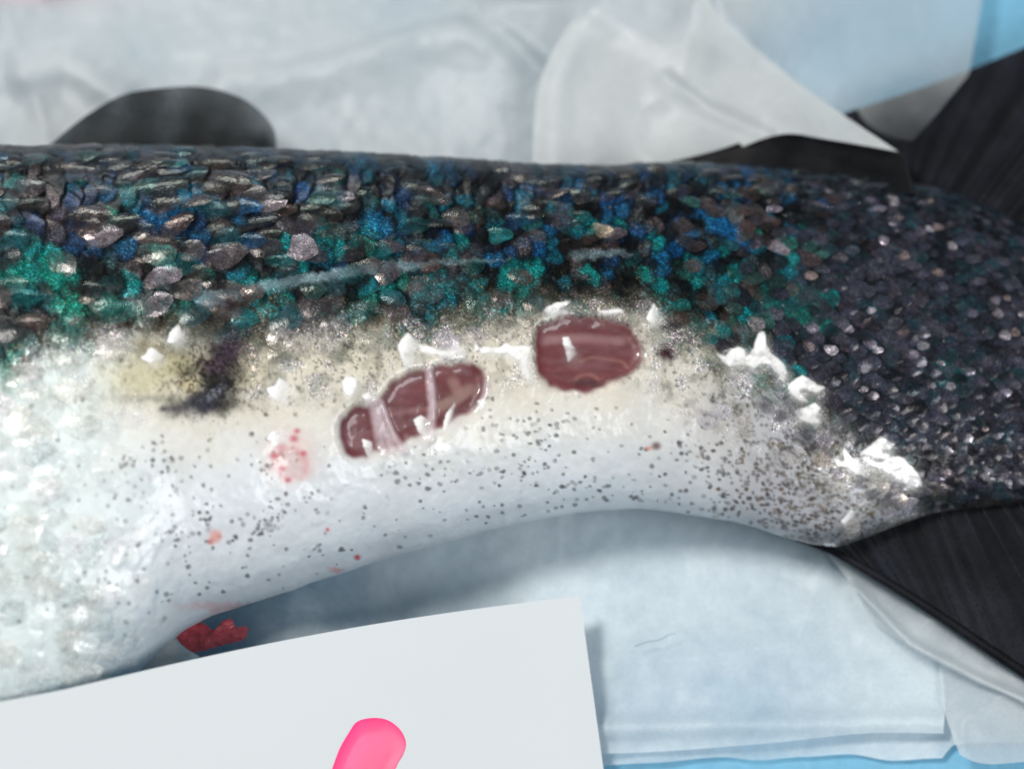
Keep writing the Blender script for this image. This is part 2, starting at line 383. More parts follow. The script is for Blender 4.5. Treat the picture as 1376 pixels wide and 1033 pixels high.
# scale pockets: teal / blue / black cells on the back
def pick_zone(x, y):
    return float(np.interp(x, *np.array(BND).T)) - y        # >0 on the back
cells = []
x = -100.0; i = 0
def size_at(x): return float(np.interp(x, [-120, 0, 400, 800, 1100, 1400], [50, 47, 40, 33, 25, 21]))
NROW = 31
topx = lambda x: float(np.interp(x, *np.array(TOP).T)); botx = lambda x: float(np.interp(x, *np.array(BOT).T))
while x < 1480:
    s = size_at(x)
    for r in range(NROW):
        f = (r + (0.5 if i % 2 else 0.0) + 0.35) / NROW
        y = topx(x) + (botx(x) - topx(x)) * (0.5 - 0.5 * math.cos(math.pi * (0.06 + 0.94 * f)))
        cells.append((x + random.uniform(-.16, .16) * s, y + random.uniform(-.12, .12) * s, s))
    x += s * 0.56; i += 1
shingle = np.zeros_like(XX)
for (x, y, s) in sorted(cells, key=lambda c: -c[0]):          # the scale in front overlaps the one behind it
    z = pick_zone(x, y); lf = float(np.clip((240 - x) / 120, 0, 1))
    if z < -30 and lf <= 0: continue
    t = random.random(); tailw = float(np.clip((x - 980 + (y - 400) * .3) / 180, 0, 1))
    depth = np.clip((y - topx(x)) / 200, 0, 1)
    if random.random() < tailw:
        c = random.choice([lin(24, 27, 36), lin(52, 56, 74), lin(40, 44, 58), lin(66, 66, 86), lin(22, 62, 72), lin(12, 13, 18), lin(70, 60, 70)])
        k = .75
    elif t < .34: c = lin(6, 8, 10); k = .9
    elif t < .34 + .38 * depth: c = random.choice([lin(8, 112, 112), lin(14, 130, 132), lin(18, 104, 118), lin(30, 112, 98), lin(8, 84, 88)]); k = .75
    elif t < .78 and y < 370: c = random.choice([lin(12, 66, 116), lin(18, 86, 126), lin(12, 46, 82), lin(16, 90, 110)]); k = .7
    else: c = random.choice([lin(60, 66, 68), lin(84, 78, 80), lin(40, 56, 62), lin(74, 62, 62)]); k = .6
    on = float(sstep(-30, 20, z)); k *= on * float(sstep(-4, 26, y - topx(x)))
    a, b, ang = s * random.uniform(.56, .70), s * random.uniform(.40, .50), random.uniform(.05, .40)
    sl = window(x, y, a * 1.5)
    if sl is None: continue
    dx = XX[sl] - x + wob_s[0][sl] * .7; dy = YY[sl] - y + wob_s[1][sl] * .7
    cc, sn = math.cos(ang), math.sin(ang); lx = (dx * cc + dy * sn) / a; ly = (-dx * sn + dy * cc) / b
    d = np.sqrt(lx * lx + ly * ly); m = 1 - sstep(.86, 1.06, d)
    amp = (.26 * on + .16 * lf * (1 - on)) * s / 40 * random.uniform(.6, 1.2)
    shingle[sl] = shingle[sl] * (1 - m) + m * amp * (.5 + .5 * np.clip(lx, -1, 1) - .35 * ly * ly)
    mk = (m * k * (.55 + .45 * sstep(-1, .3, lx)))[..., None]; pig[sl] = pig[sl] * (1 - mk) + c * mk
    rim = (sstep(.70, .95, d) * (1 - sstep(1.0, 1.2, d)) * sstep(-.2, .5, lx) * .6 * on * float(sstep(-4, 26, y - topx(x))))[..., None]
    pig[sl] = pig[sl] * (1 - rim) + lin(6, 8, 10) * rim
disp += shingle
# teal reach near the peduncle and big blue flashes
for (x, y, a, b, ang, c, k) in [(975, 312, 42, 11, .55, lin(22, 96, 150), .85), (505, 300, 26, 12, .6, lin(30, 116, 160), .7), (250, 268, 46, 14, .1, lin(12, 96, 124), .7),
                                (215, 300, 30, 22, .2, lin(14, 84, 130), .6), (25, 370, 26, 22, .4, lin(16, 128, 118), .8), (75, 365, 30, 24, .3, lin(20, 138, 124), .8), (95, 410, 24, 16, .3, lin(24, 150, 130), .6),
                                (580, 385, 26, 20, -.3, lin(14, 126, 132), .9), (680, 375, 14, 22, .4, lin(14, 130, 128), .8), (708, 372, 14, 20, .5, lin(14, 128, 124), .8), (678, 412, 7, 14, .4, lin(20, 128, 124), .9),
                                (866, 368, 14, 11, 0, lin(14, 128, 120), .9), (788, 368, 11, 9, 0, lin(10, 132, 128), .9), (1085, 410, 36, 28, .3, lin(12, 104, 100), .6), (1110, 430, 14, 20, .2, lin(28, 132, 122), .7),
                                (1030, 405, 28, 22, .2, lin(16, 96, 92), .5), (1010, 440, 20, 20, .2, lin(20, 84, 76), .6), (1270, 500, 30, 22, .4, lin(22, 84, 88), .6), (15, 490, 14, 40, 0, lin(60, 150, 130), .6), (90, 445, 26, 20, 0, lin(20, 112, 106), .7)]:
    stamp(x, y, a, b, c, k, ang, .6, wob_a)
for (x, y, a, b) in [(120, 230, 40, 14), (330, 310, 26, 18), (345, 345, 30, 16), (660, 290, 30, 20), (640, 245, 60, 16), (480, 280, 20, 20), (820, 250, 40, 14), (1030, 405, 8, 14), (1070, 455, 12, 12), (1120, 460, 10, 10), (805, 352, 22, 16), (440, 240, 40, 14), (300, 250, 30, 10), (560, 250, 40, 12)]:
    stamp(x, y, a, b, lin(7, 9, 11), .75, .2, .7, wob_a)
# olive / dark freckle band along the edge of the back
edge = np.exp(-(dd / 42) ** 2)
st1 = vnoise(3.0, seed=1) * .6 + vnoise(5.0, seed=2) * .4
fre = np.clip((st1 + .34 * edge * (0.4 + n2) - .78) * 9, 0, 1) * edge
blend(fre * .8, lin(34, 34, 26))
sheen += edge * .35 * pale
st2 = vnoise(2.2, seed=3)
blend(np.clip((st2 - .86) * 9, 0, 1) * edge * .6, lin(150, 128, 78))
fine = np.clip((vnoise(2.4, seed=4) + .25 * fbm(30, 3) - .84) * 8, 0, 1) * (1 - pale)
blend(fine * .6, lin(8, 9, 11))
zone = sstep(-30, 10, dline) * (1 - sstep(60, 150, dline + (n1 - .5) * 60)) * (1 - .6 * left)
mot = np.clip((fbm(26, 4) - .46) * 5, 0, 1)
blend(zone * mot * .62, lin(122, 122, 108))
mot2 = np.clip((fbm(15, 3) - .55) * 6, 0, 1); blend(zone * mot2 * .5, lin(84, 90, 80))
mot3 = np.clip((fbm(20, 3) - .56) * 6, 0, 1); blend(zone * mot3 * .55, lin(206, 206, 208)); sheen += zone * mot3 * .5
mot4 = np.clip((fbm(22, 3) - .6) * 7, 0, 1) * (1 - sstep(10, 60, dline)); blend(zone * mot4 * .5, lin(60, 118, 110))
spk = np.clip((vnoise(2.6, seed=21) + .3 * fbm(22, 3) - .86) * 8, 0, 1); blend(zone * spk * .75, lin(52, 50, 44))
# pale lateral line: pointed tubes
LAT = smooth_poly([(312, 398), (330, 391), (387, 381), (445, 372), (487, 364), (531, 361), (575, 356), (620, 352), (657, 350), (740, 346), (820, 342), (862, 344), (930, 350)], 12, False)
latmask = np.zeros_like(XX)
def seg_stamp(path, w0, w1, c, k, soft=.6):
    n = len(path)
    for j, (x, y) in enumerate(path):
        t = j / max(n - 1, 1); r = w0 + (w1 - w0) * t
        s, m = ell(x, y, r * 1.5, r, 0, soft, wob_s)
        if s is None: continue
        latmask[s] = np.maximum(latmask[s], m * k)
ln = len(LAT)
seg_stamp(LAT[:int(ln * .42)], 9, 6.5, None, .95)
seg_stamp(LAT[int(ln * .40):int(ln * .56)], 9, 2.5, None, .8)
seg_stamp(LAT[int(ln * .56):int(ln * .70)], 6, 2, None, .55)
seg_stamp(LAT[int(ln * .78):int(ln * .90)], 8, 2.5, None, .55)
s, m = ell(285, 403, 20, 13, 0, .35, wob_s); latmask[s] = np.maximum(latmask[s], m * .9)
lm = latmask * (0.65 + .5 * fbm(12, 3))
blend(lm * .9, lin(118, 142, 150)); sheen *= (1 - .8 * np.clip(lm, 0, 1)); disp += .16 * box_blur(latmask, 3)
# bruise left of the sores
for (x, y, a, b, c, k, ang) in [(189, 503, 46, 30, lin(192, 186, 154), .6, 0), (240, 485, 30, 20, lin(176, 168, 128), .6, 0), (254, 517, 14, 9, lin(196, 182, 142), .6, 0), (254, 464, 30, 18, lin(98, 102, 102), .7, 0),
                                (300, 440, 56, 18, lin(30, 30, 34), .8, 0), (308, 472, 22, 18, lin(58, 44, 58), .85, 0), (288, 492, 20, 12, lin(96, 68, 84), .7, 0), (285, 505, 15, 22, lin(20, 18, 22), .9, .2), (300, 517, 20, 12, lin(12, 12, 15), .95, -.2), (250, 500, 18, 8, lin(44, 42, 44), .6, 0),
                                (262, 545, 36, 13, lin(58, 58, 76), .9, -.1), (285, 527, 22, 9, lin(84, 88, 104), .7, -.6), (302, 543, 22, 12, lin(38, 34, 34), .85, 0), (330, 500, 24, 20, lin(176, 168, 142), .5, 0), (225, 537, 40, 5, lin(90, 94, 92), .5, 0), (355, 460, 30, 22, lin(90, 86, 72), .6, 0), (205, 470, 24, 12, lin(96, 84, 50), .55, .2)]:
    stamp(x, y, a * 1.2, b * 1.25, c, min(k * 1.05, 1), ang, .85, (wob_a[0] * .6, wob_a[1] * .6))
gy_ = np.exp(-(((XX - 235) / 95) ** 2 + ((YY - 505) / 58) ** 2)); blend(gy_ * .22 * np.clip(fbm(40, 3) * 2.4 - .5, 0, 1), lin(176, 168, 118))
gb_ = np.exp(-(((XX - 287 - .35 * (500 - YY)) / 48) ** 2 + ((YY - 500) / 50) ** 2)); nb2 = fbm(28, 5)
blend(np.clip((nb2 * 1.5 + .95 * gb_ - 1.12) * 3.2, 0, 1) * gb_ ** .4 * .9, lin(24, 23, 27))
gb3 = np.exp(-(((XX - 268) / 46) ** 2 + ((YY - 546) / 13) ** 2)); blend(np.clip((fbm(20, 4) + .6 * gb3 - .75) * 4, 0, 1) * .85, lin(44, 44, 56) )
stamp(310, 468, 26, 20, lin(62, 50, 66), .75, 0, .9, wob_s); stamp(290, 492, 18, 12, lin(92, 68, 84), .6, 0, .9, wob_s)
stamp(288, 528, 20, 6, lin(120, 124, 138), .6, -.6, .8, wob_s); stamp(255, 517, 14, 8, lin(196, 184, 150), .5, 0, .8, wob_s)
br = np.exp(-(((XX - 285) / 75) ** 2 + ((YY - 505) / 60) ** 2))
blend(np.clip((vnoise(2.6, seed=6) + .45 * br - .85) * 6, 0, 1) * br, lin(16, 16, 18))
# black chromatophores on the belly
def spot(x, y, r, dark=1.0):
    s = window(x, y, r * 2)
    if s is None: return
    dx = XX[s] - x + wob_s[0][s] * .35; dy = (YY[s] - y + wob_s[1][s] * .35) * 1.15
    d = np.sqrt(dx * dx + dy * dy) / r
    m = (1 - sstep(.45, 1.15, d)) * (.72 + .28 * sstep(0, .6, d)) * dark
    pig[s] = pig[s] * (1 - m[..., None]) + lin(52, 50, 50) * m[..., None]
def spot_density(x, y):
    yb = botx(x); z = -pick_zone(x, y)
    if z < 30 or y > yb - 6: return 0
    d = .30
    if 250 < x < 900 and y > 600: d = .8
    if 540 < x < 900 and 560 < y < 690: d = 1.0
    if x > 900: d = 1.0
    if 150 < x < 300 and 590 < y < 720: d = .9
    if x < 150: d = .22
    if 400 < x < 560 and 560 < y < 690: d *= .5
    return d
cnt = 0
centres = [(random.uniform(0, 1230), random.uniform(500, 840)) for _ in range(150)]
for _ in range(3600):
    if random.random() < .55:
        cx, cy = random.choice(centres); x = random.gauss(cx, 14); y = random.gauss(cy, 9)
    else: x = random.uniform(0, 1240); y = random.uniform(480, 860)
    if random.random() < spot_density(x, y) * .62:
        spot(x, y, random.choice([1.8, 2.4, 3.0, 3.4, 4.0]) * random.uniform(.85, 1.15), random.uniform(.45, .95)); cnt += 1
for _ in range(900):                                        # brown dense freckles towards the tail
    x = random.gauss(1090, 75); y = random.uniform(590, 735)
    if -pick_zone(x, y) > 6 and y < botx(x):
        s, m = ell(x, y, random.uniform(1.6, 4), random.uniform(1.4, 3.4), 0, .6)
        if s is not None: m = (m * random.uniform(.4, .9))[..., None]; pig[s] = pig[s] * (1 - m) + random.choice([lin(66, 56, 48), lin(50, 46, 46), lin(92, 76, 58)]) * m
for (x, y) in [(268, 688), (278, 688), (270, 698), (276, 698), (281, 697)]: spot(x, y, 3.4)
lowt = sstep(690, 735, YY + (XX - 1120) * .15 + (n3 - .5) * 30) * sstep(1010, 1080, XX)
blend(lowt * (.55 + .4 * vnoise(3, seed=12)), lin(40, 39, 42))
# red marks
for (x, y, a, b, c, k) in [(290, 720, 11, 9, lin(214, 128, 116), .75), (284, 728, 5, 5, lin(206, 110, 100), .7), (480, 748, 5, 4, lin(190, 40, 44), .95), (440, 711, 3, 3, lin(206, 90, 84), .9), (452, 765, 10, 4, lin(206, 120, 112), .6), (300, 815, 60, 7, lin(204, 150, 150), .55), (872, 602, 6, 3, lin(200, 120, 100), .7),
                           (1242, 244, 16, 6, lin(78, 22, 26), .8), (895, 475, 13, 13, lin(52, 28, 32), 1.0), (882, 599, 7, 6, lin(96, 66, 60), .9), (858, 475, 5, 8, lin(70, 50, 54), .6)]:
    stamp(x, y, a, b, c, k, 0, .8, wob_s if a > 9 else None)
# the small red-rimmed sore
s, m = ell(390, 614, 38, 36, 0, .7, wob_a); pig[s] = pig[s] * (1 - .5 * m[..., None]) + lin(214, 172, 166) * .5 * m[..., None]
s, m = ell(391, 622, 26, 24, .3, .3, wob_s); s2, m2 = ell(391, 622, 26 * .74, 24 * .74, .3, .4, wob_s)
ring = np.zeros_like(XX); ring[s] = m; inn = np.zeros_like(XX); inn[s2] = m2; ring = np.clip(ring - inn, 0, 1)
blend(box_blur(ring, 2) * .7 * (.3 + fbm(18, 3)), lin(190, 84, 98)); stamp(396, 630, 17, 15, lin(196, 178, 178), .7, 0, .6, wob_a)
for (x, y, a) in [(395, 589, 7), (399, 579, 5), (408, 609, 5), (378, 600, 8), (380, 629, 5), (368, 612, 6), (387, 645, 5)]:
    stamp(x, y, a, a * .8, lin(180, 46, 74), .8, 0, .9)
sore_mask = np.zeros_like(XX); s, m = ell(391, 612, 30, 36, 0, .1, wob_s); sore_mask[s] = m
disp -= .2 * box_blur(sore_mask, 10); disp += .08 * box_blur(ring, 4)
# open wounds
W_BIG = [(722, 447), (735, 433), (760, 424), (790, 424), (822, 428), (845, 438), (856, 452), (863, 475), (861, 488), (846, 500), (825, 510), (808, 521), (785, 526), (760, 524), (738, 515), (725, 500), (721, 470)]
W_L = [(457, 574), (468, 554), (488, 545), (505, 541), (515, 530), (530, 515), (546, 507), (560, 497), (578, 496), (600, 491), (625, 486), (645, 492), (653, 510), (650, 530), (635, 550), (612, 563), (596, 574), (578, 580), (560, 586), (540, 598), (520, 606), (505, 607), (490, 613), (473, 617), (462, 600)]
wound_masks = []
wsmall = (wob_s[0] * 1.0 + wob_a[0] * .3, wob_s[1] * 1.0 + wob_a[1] * .3)
halo = np.zeros_like(XX)
for wp in (W_BIG, W_L):
    mk = poly_mask(smooth_poly(wp, 8), wsmall); wound_masks.append(mk); halo = np.maximum(halo, mk)
pit = np.clip(box_blur(halo, 4), 0, 1)
hb = np.clip(box_blur(halo, 7) * 1.5, 0, 1)
blend(hb * .75 * np.clip(fbm(16, 3) * 2.6 - .75, 0, 1), lin(126, 84, 92))
flesh = lin(94, 44, 48) * (0.62 + .3 * fbm(40, 3) + .5 * fbm(30, 3, 5))[..., None]
fl2 = np.clip(fbm(60, 3, 20) * 3 - 1.5, 0, 1)[..., None]; flesh = flesh * (1 - .35 * fl2) + lin(140, 104, 110) * .35 * fl2
flp = np.clip(box_blur(halo, 3) * 1.4 - .2, 0, 1)[..., None]
pig[:] = pig * (1 - flp) + flesh * flp
sheen *= (1 - np.clip(box_blur(halo, 3) * 1.3, 0, 1)); disp -= .8 * np.clip(box_blur(halo, 7), 0, 1)
for path, wd, c, k in [([(732, 455), (760, 452), (800, 452), (838, 456)], 7, lin(146, 112, 114), .55), ([(782, 484), (798, 478), (818, 481), (838, 484), (844, 492)], 2.6, lin(132, 88, 80), .6), ([(775, 512), (780, 504), (796, 502), (806, 508)], 2.8, lin(132, 84, 78), .6), ([(776, 514), (792, 513), (806, 516)], 5, lin(64, 30, 34), .7),
                       ([(520, 558), (548, 552), (577, 548)], 3, lin(136, 88, 86), .6), ([(590, 546), (606, 540), (622, 530), (636, 520)], 7, lin(132, 104, 96), .65), ([(610, 508), (616, 522), (624, 530)], 6, lin(136, 100, 96), .6), ([(594, 566), (612, 556), (636, 540)], 5, lin(74, 24, 30), .7), ([(730, 440), (726, 470), (730, 500)], 5, lin(96, 34, 40), .6)]:
    for (x, y) in smooth_poly(path, 10, False): stamp(x, y, wd * 1.3, wd, c, k * .4, 0, .9)
# strands of skin across the left wound
strand = np.zeros_like(XX)
for path, w0 in [([(500, 540), (507, 562), (512, 590), (520, 610)], 4.2), ([(513, 540), (522, 566), (532, 588), (544, 606)], 3.6), ([(505, 540), (516, 575), (530, 604)], 4.5), ([(577, 496), (581, 515), (583, 545), (581, 572), (579, 592)], 3.8), ([(648, 540), (653, 528), (655, 512)], 3)]:
    for (x, y) in smooth_poly(path, 14, False):
        s, m = ell(x, y, w0 * 1.5, w0 * 1.5, 0, .8); strand[s] = np.maximum(strand[s], m)
blend(box_blur(strand, 1) * .8 * (.5 + .7 * fbm(10, 3)), lin(196, 180, 186)); disp += .22 * box_blur(strand, 2)
# dark freckled rim of the big wound
rim = np.clip(box_blur(wound_masks[0], 8) * 2, 0, 1) * (1 - np.clip(box_blur(wound_masks[0], 1) * 1.6, 0, 1)) * sstep(530, 470, YY)
blend(np.clip((vnoise(3, seed=8) - .35) * 3, 0, 1) * rim * .95, lin(38, 32, 30))
lip = np.clip(box_blur(halo, 9) - pit, 0, 1) * 1.2
disp += .05 * lip
# relief of the skin itself
disp += (n3 - .5) * .09 + (n2 - .5) * .25 + (fbm(9, 2) - .5) * .025
# milky torn epidermis around the wounds
milk = np.clip(box_blur(np.maximum(halo, strand), 26) * 3.0, 0, 1) * (1 - np.clip(hb * 1.5, 0, 1)) * np.clip(fbm(36, 4) * 3 - 1.1, 0, 1) * sstep(-20, 20, dline)
blend(milk * .5, lin(212, 206, 194))

# ------------------------------------------------------------------ light reflections painted as white flakes on the wet film
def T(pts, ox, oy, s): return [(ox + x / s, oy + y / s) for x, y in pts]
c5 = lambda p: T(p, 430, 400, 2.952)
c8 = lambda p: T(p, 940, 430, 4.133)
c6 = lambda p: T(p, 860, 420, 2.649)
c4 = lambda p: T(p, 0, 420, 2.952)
GLINTS = [c5([(345, 135), (310, 190), (322, 235), (350, 305), (358, 255), (375, 215), (395, 185)]),
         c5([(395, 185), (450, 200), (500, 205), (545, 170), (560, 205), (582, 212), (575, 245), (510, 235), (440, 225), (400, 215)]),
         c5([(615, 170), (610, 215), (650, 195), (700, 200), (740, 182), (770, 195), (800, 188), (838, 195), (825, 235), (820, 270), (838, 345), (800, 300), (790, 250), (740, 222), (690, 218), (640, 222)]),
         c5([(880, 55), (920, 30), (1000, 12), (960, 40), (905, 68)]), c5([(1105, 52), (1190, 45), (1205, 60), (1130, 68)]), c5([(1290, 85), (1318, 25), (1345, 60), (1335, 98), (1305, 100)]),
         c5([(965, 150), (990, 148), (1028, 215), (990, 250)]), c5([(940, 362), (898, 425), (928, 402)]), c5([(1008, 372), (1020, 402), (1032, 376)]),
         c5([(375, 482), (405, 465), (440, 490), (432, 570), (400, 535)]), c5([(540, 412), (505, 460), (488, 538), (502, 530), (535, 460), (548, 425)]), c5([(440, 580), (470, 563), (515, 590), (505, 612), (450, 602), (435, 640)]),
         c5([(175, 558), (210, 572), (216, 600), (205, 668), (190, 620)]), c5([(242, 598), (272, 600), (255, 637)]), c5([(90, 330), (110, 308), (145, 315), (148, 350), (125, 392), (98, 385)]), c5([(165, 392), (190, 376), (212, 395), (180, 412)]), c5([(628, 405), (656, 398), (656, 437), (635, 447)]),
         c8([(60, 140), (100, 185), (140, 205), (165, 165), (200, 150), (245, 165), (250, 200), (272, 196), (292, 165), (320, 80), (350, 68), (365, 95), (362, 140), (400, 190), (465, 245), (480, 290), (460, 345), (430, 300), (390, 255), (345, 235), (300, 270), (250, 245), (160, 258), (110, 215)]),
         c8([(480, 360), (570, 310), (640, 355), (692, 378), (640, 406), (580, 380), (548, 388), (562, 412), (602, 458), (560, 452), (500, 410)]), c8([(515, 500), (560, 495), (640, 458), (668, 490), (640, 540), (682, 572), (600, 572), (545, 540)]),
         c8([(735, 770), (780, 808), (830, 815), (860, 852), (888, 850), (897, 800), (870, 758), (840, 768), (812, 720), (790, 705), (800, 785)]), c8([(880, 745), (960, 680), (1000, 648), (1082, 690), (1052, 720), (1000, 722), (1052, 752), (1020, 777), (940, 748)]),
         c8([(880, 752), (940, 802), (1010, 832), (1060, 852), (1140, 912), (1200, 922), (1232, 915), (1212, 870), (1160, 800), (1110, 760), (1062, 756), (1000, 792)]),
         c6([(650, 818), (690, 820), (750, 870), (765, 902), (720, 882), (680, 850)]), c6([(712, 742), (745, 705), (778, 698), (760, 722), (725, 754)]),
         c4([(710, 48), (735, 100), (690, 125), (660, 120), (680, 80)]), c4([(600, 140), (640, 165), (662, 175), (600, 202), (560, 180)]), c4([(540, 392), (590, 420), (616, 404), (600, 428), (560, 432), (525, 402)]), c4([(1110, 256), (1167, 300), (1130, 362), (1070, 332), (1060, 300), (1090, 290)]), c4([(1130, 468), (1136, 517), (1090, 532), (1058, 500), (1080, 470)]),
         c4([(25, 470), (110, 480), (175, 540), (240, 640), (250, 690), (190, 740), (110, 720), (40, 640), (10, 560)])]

glint_m = []
for fp in GLINTS:
    glint_m.append(box_blur(poly_mask(fp, (wob_s[0] * .3, wob_s[1] * .3)), 1))
glint_d = box_blur(np.max(glint_m[:-1], axis=0), 9)
glint_fade = np.max([np.roll(box_blur(m, 6), (6, 4), (0, 1)) for m in glint_m[:-1]], axis=0)
mk2 = np.clip(glint_fade * 1.5, 0, 1) * (.5 + .6 * fbm(12, 3)); blend(mk2 * .42 * (1 - .75 * np.clip(box_blur(halo, 2), 0, 1)), lin(222, 222, 220)); sheen *= (1 - .8 * np.clip(mk2, 0, 1))  # whitish fade of the painted reflections, mixed into the skin pigment
def sample(cv, px, py):
    fx = np.clip(px - CX0, 0, W - 1.001); fy = np.clip(py - CY0, 0, H - 1.001)
    ix = fx.astype(int); iy = fy.astype(int); tx = fx - ix; ty = fy - iy
    if cv.ndim == 3: tx = tx[..., None]; ty = ty[..., None]
    return (cv[iy, ix] * (1 - tx) + cv[iy, ix + 1] * tx) * (1 - ty) + (cv[iy + 1, ix] * (1 - tx) + cv[iy + 1, ix + 1] * tx) * ty

# ------------------------------------------------------------------ the body surface
ucols = np.concatenate([np.linspace(-2300, -2150, 8), np.arange(-2120, -70, 40.0), np.arange(-60, 1430, 1.75), np.linspace(1436, 1560, 16)])
top_y = smooth_tab(ucols, TOP); bot_y = smooth_tab(ucols, BOT); hh = smooth_tab(ucols, HALF) * 1e-3
fine_bot = np.interp(ucols, *np.array(BOT).T); mixb = ((ucols > 120) & (ucols < 330)); wq = np.clip((ucols - 60) / 90, 0, 1) * np.clip((420 - ucols) / 90, 0, 1); kq = np.hanning(13); kq /= kq.sum(); fine_bot = np.convolve(np.pad(fine_bot, 6, mode='edge'), kq, mode='valid'); bot_y = bot_y * (1 - wq) + fine_bot * wq
zc = np.maximum(hh + 0.0012, smooth_tab(ucols, [(-2300, 12), (-1400, 26), (-300, 18.2), (0, 16.2), (400, 14.2), (850, 11.4), (1110, 9.6), (1376, 8.4), (1560, 8)]) * 1e-3)
cen_y = np.zeros_like(ucols); half_y = np.zeros_like(ucols)
xw = P(ucols, (top_y + bot_y) / 2, zc)[:, 0]
dt = ray(ucols, top_y)[:, 1:]; db = ray(ucols, bot_y)[:, 1:]
def nrm(d, sgn):
    n = np.stack([-d[:, 1], d[:, 0]], -1); n /= np.linalg.norm(n, axis=1)[:, None]
    n *= np.sign(n[:, :1]) * sgn; return n
ntp, nbt = nrm(dt, 1), nrm(db, -1)
o2 = cam_pos[1:]
ctp, cbt = ntp @ o2, nbt @ o2
yc = P(ucols, (top_y + bot_y) / 2, zc)[:, 1]; ah = np.full_like(yc, .02)
for _ in range(60):
    stp = np.sqrt(ah ** 2 * ntp[:, 0] ** 2 + hh ** 2 * ntp[:, 1] ** 2); sbt = np.sqrt(ah ** 2 * nbt[:, 0] ** 2 + hh ** 2 * nbt[:, 1] ** 2)
    yt = (ctp - stp - ntp[:, 1] * zc) / ntp[:, 0]; yb = (cbt - sbt - nbt[:, 1] * zc) / nbt[:, 0]
    err = yt - yb                                            # centre asked by top minus centre asked by bottom
    ah = np.maximum(ah + err * .25, .002); yc = .5 * (yt + yb)
th = np.concatenate([np.radians(np.linspace(-48, 176, 440)), np.radians(np.linspace(182, 306, 26))])
nu, nv = len(ucols), len(th)
TH = th[None, :]
ex = 0.92
cth = -np.sign(np.cos(TH)) * np.abs(np.cos(TH)) ** ex; sth = np.sign(np.sin(TH)) * np.abs(np.sin(TH)) ** ex
# theta 0 = belly side, 90 deg = flank towards the camera, 180 = back
pos = np.stack([np.broadcast_to(xw[:, None], (nu, nv)), yc[:, None] + ah[:, None] * cth, zc[:, None] + hh[:, None] * sth], -1)
# bow columns so that x in the picture stays at the column's pixel
PXc, PYc = project(pos)
pos[..., 0] += (ucols[:, None] - PXc) * K * DIST * 0.95 * ((ucols > -90)[:, None])
du = np.gradient(pos, axis=0); dv = np.gradient(pos, axis=1)
nor = np.cross(du, dv); nor /= np.linalg.norm(nor, axis=-1)[..., None] + 1e-12
if nor[nu // 2, 220, 2] < 0: nor = -nor
PXg, PYg = project(pos)
base_pos = pos.copy()
upper = (TH > R(-48)) & (TH < R(178)) & (ucols[:, None] > -100)
dsp = sample(disp, PXg, PYg) * 1e-3 * upper
pos = pos + nor * dsp[..., None]
vp = pos.reshape(-1, 3); colv = sample(pig, PXg, PYg).reshape(-1, 3); shv = sample(sheen, PXg, PYg).ravel()
F = grid_faces(nu, nv, True)[:, ::-1]
fish = bpy.data.objects.new('fish', None); col.objects.link(fish)
fish_org = np.array([0.0, 0.0, 0.0012]); fish.location = fish_org
tag(fish, 'dark backed silver bellied fish with open red sores lying on wet tissue', 'fish')
vp = vp - fish_org                                             # parts live in the fish's own space
fpx = PXg.reshape(-1)[F].mean(1); fpy = PYg.reshape(-1)[F].mean(1)
fup = (np.arange(len(F)) % nv) < 436
part = np.zeros(len(F), int)
for k, mk in enumerate(wound_masks):
    part[(sample(mk, fpx, fpy) > .5) & fup & (fpx > 300) & (fpx < 1000)] = k + 1
part[(sample(sore_mask, fpx, fpy) > .5) & fup & (fpx > 300) & (fpx < 1000)] = 3
def sub_mesh(name, sel, mat, parent, label=None):
    f = F[sel]; used, inv = np.unique(f, return_inverse=True)
    o = mesh_from(name, vp[used], inv.reshape(-1, 4), mat, parent, True, {'pigment': ('FLOAT_COLOR', colv[used]), 'sheen': ('FLOAT', shv[used])})
    if label: o['label'] = label
    return o
body = sub_mesh('body', part == 0, M['skin'], fish)
caps = [list(range(nv))[::-1], [(nu - 1) * nv + i for i in range(nv)]]
for ci, c in enumerate(caps):
    ring_v = vp[c]; cv = ring_v.mean(0)
    mesh_from('snout_tip' if ci == 0 else 'tail_root', np.vstack([ring_v, cv]), [(i, (i + 1) % nv, nv) for i in range(nv)], M['skin'], fish, True,
              {'pigment': ('FLOAT_COLOR', np.tile(lin(40, 44, 56), (nv + 1, 1))), 'sheen': ('FLOAT', np.zeros(nv + 1))})
for k, lab in ((1, 'large oval dark red open wound'), (2, 'long dark red wound crossed by strands of skin'), (3, 'small pink sore with a red rim')):
    sub_mesh('wound' if k < 3 else 'sore', part == k, M['flesh'], fish, lab)

# look up of the surface from a photo pixel
def _col(iu, py):
    yy = PYg[iu, 20:440]; a = int(np.argmax(yy)); seg = yy[a:int(np.argmin(yy)) + 1]
    j = float(np.interp(-py, -seg, np.arange(len(seg)))) + 20 + a
    j0 = int(np.clip(j, 1, 438)); t = j - j0
    return pos[iu, j0] * (1 - t) + pos[iu, j0 + 1] * t, nor[iu, j0] * (1 - t) + nor[iu, j0 + 1] * t, j0
def surf(px, py):
    iu = int(np.clip(np.searchsorted(ucols, px), 1, nu - 2)); f = float(np.clip((px - ucols[iu - 1]) / (ucols[iu] - ucols[iu - 1]), 0, 1))
    p0, n0, _ = _col(iu - 1, py); p1, n1_, j0 = _col(iu, py)
    p = p0 * (1 - f) + p1 * f; n = n0 * (1 - f) + n1_ * f; n = n / np.linalg.norm(n)
    e1 = du[iu, j0] / np.linalg.norm(du[iu, j0]); e1 = e1 - n * (e1 @ n); e1 /= np.linalg.norm(e1)
    return p, n, e1, np.cross(n, e1)

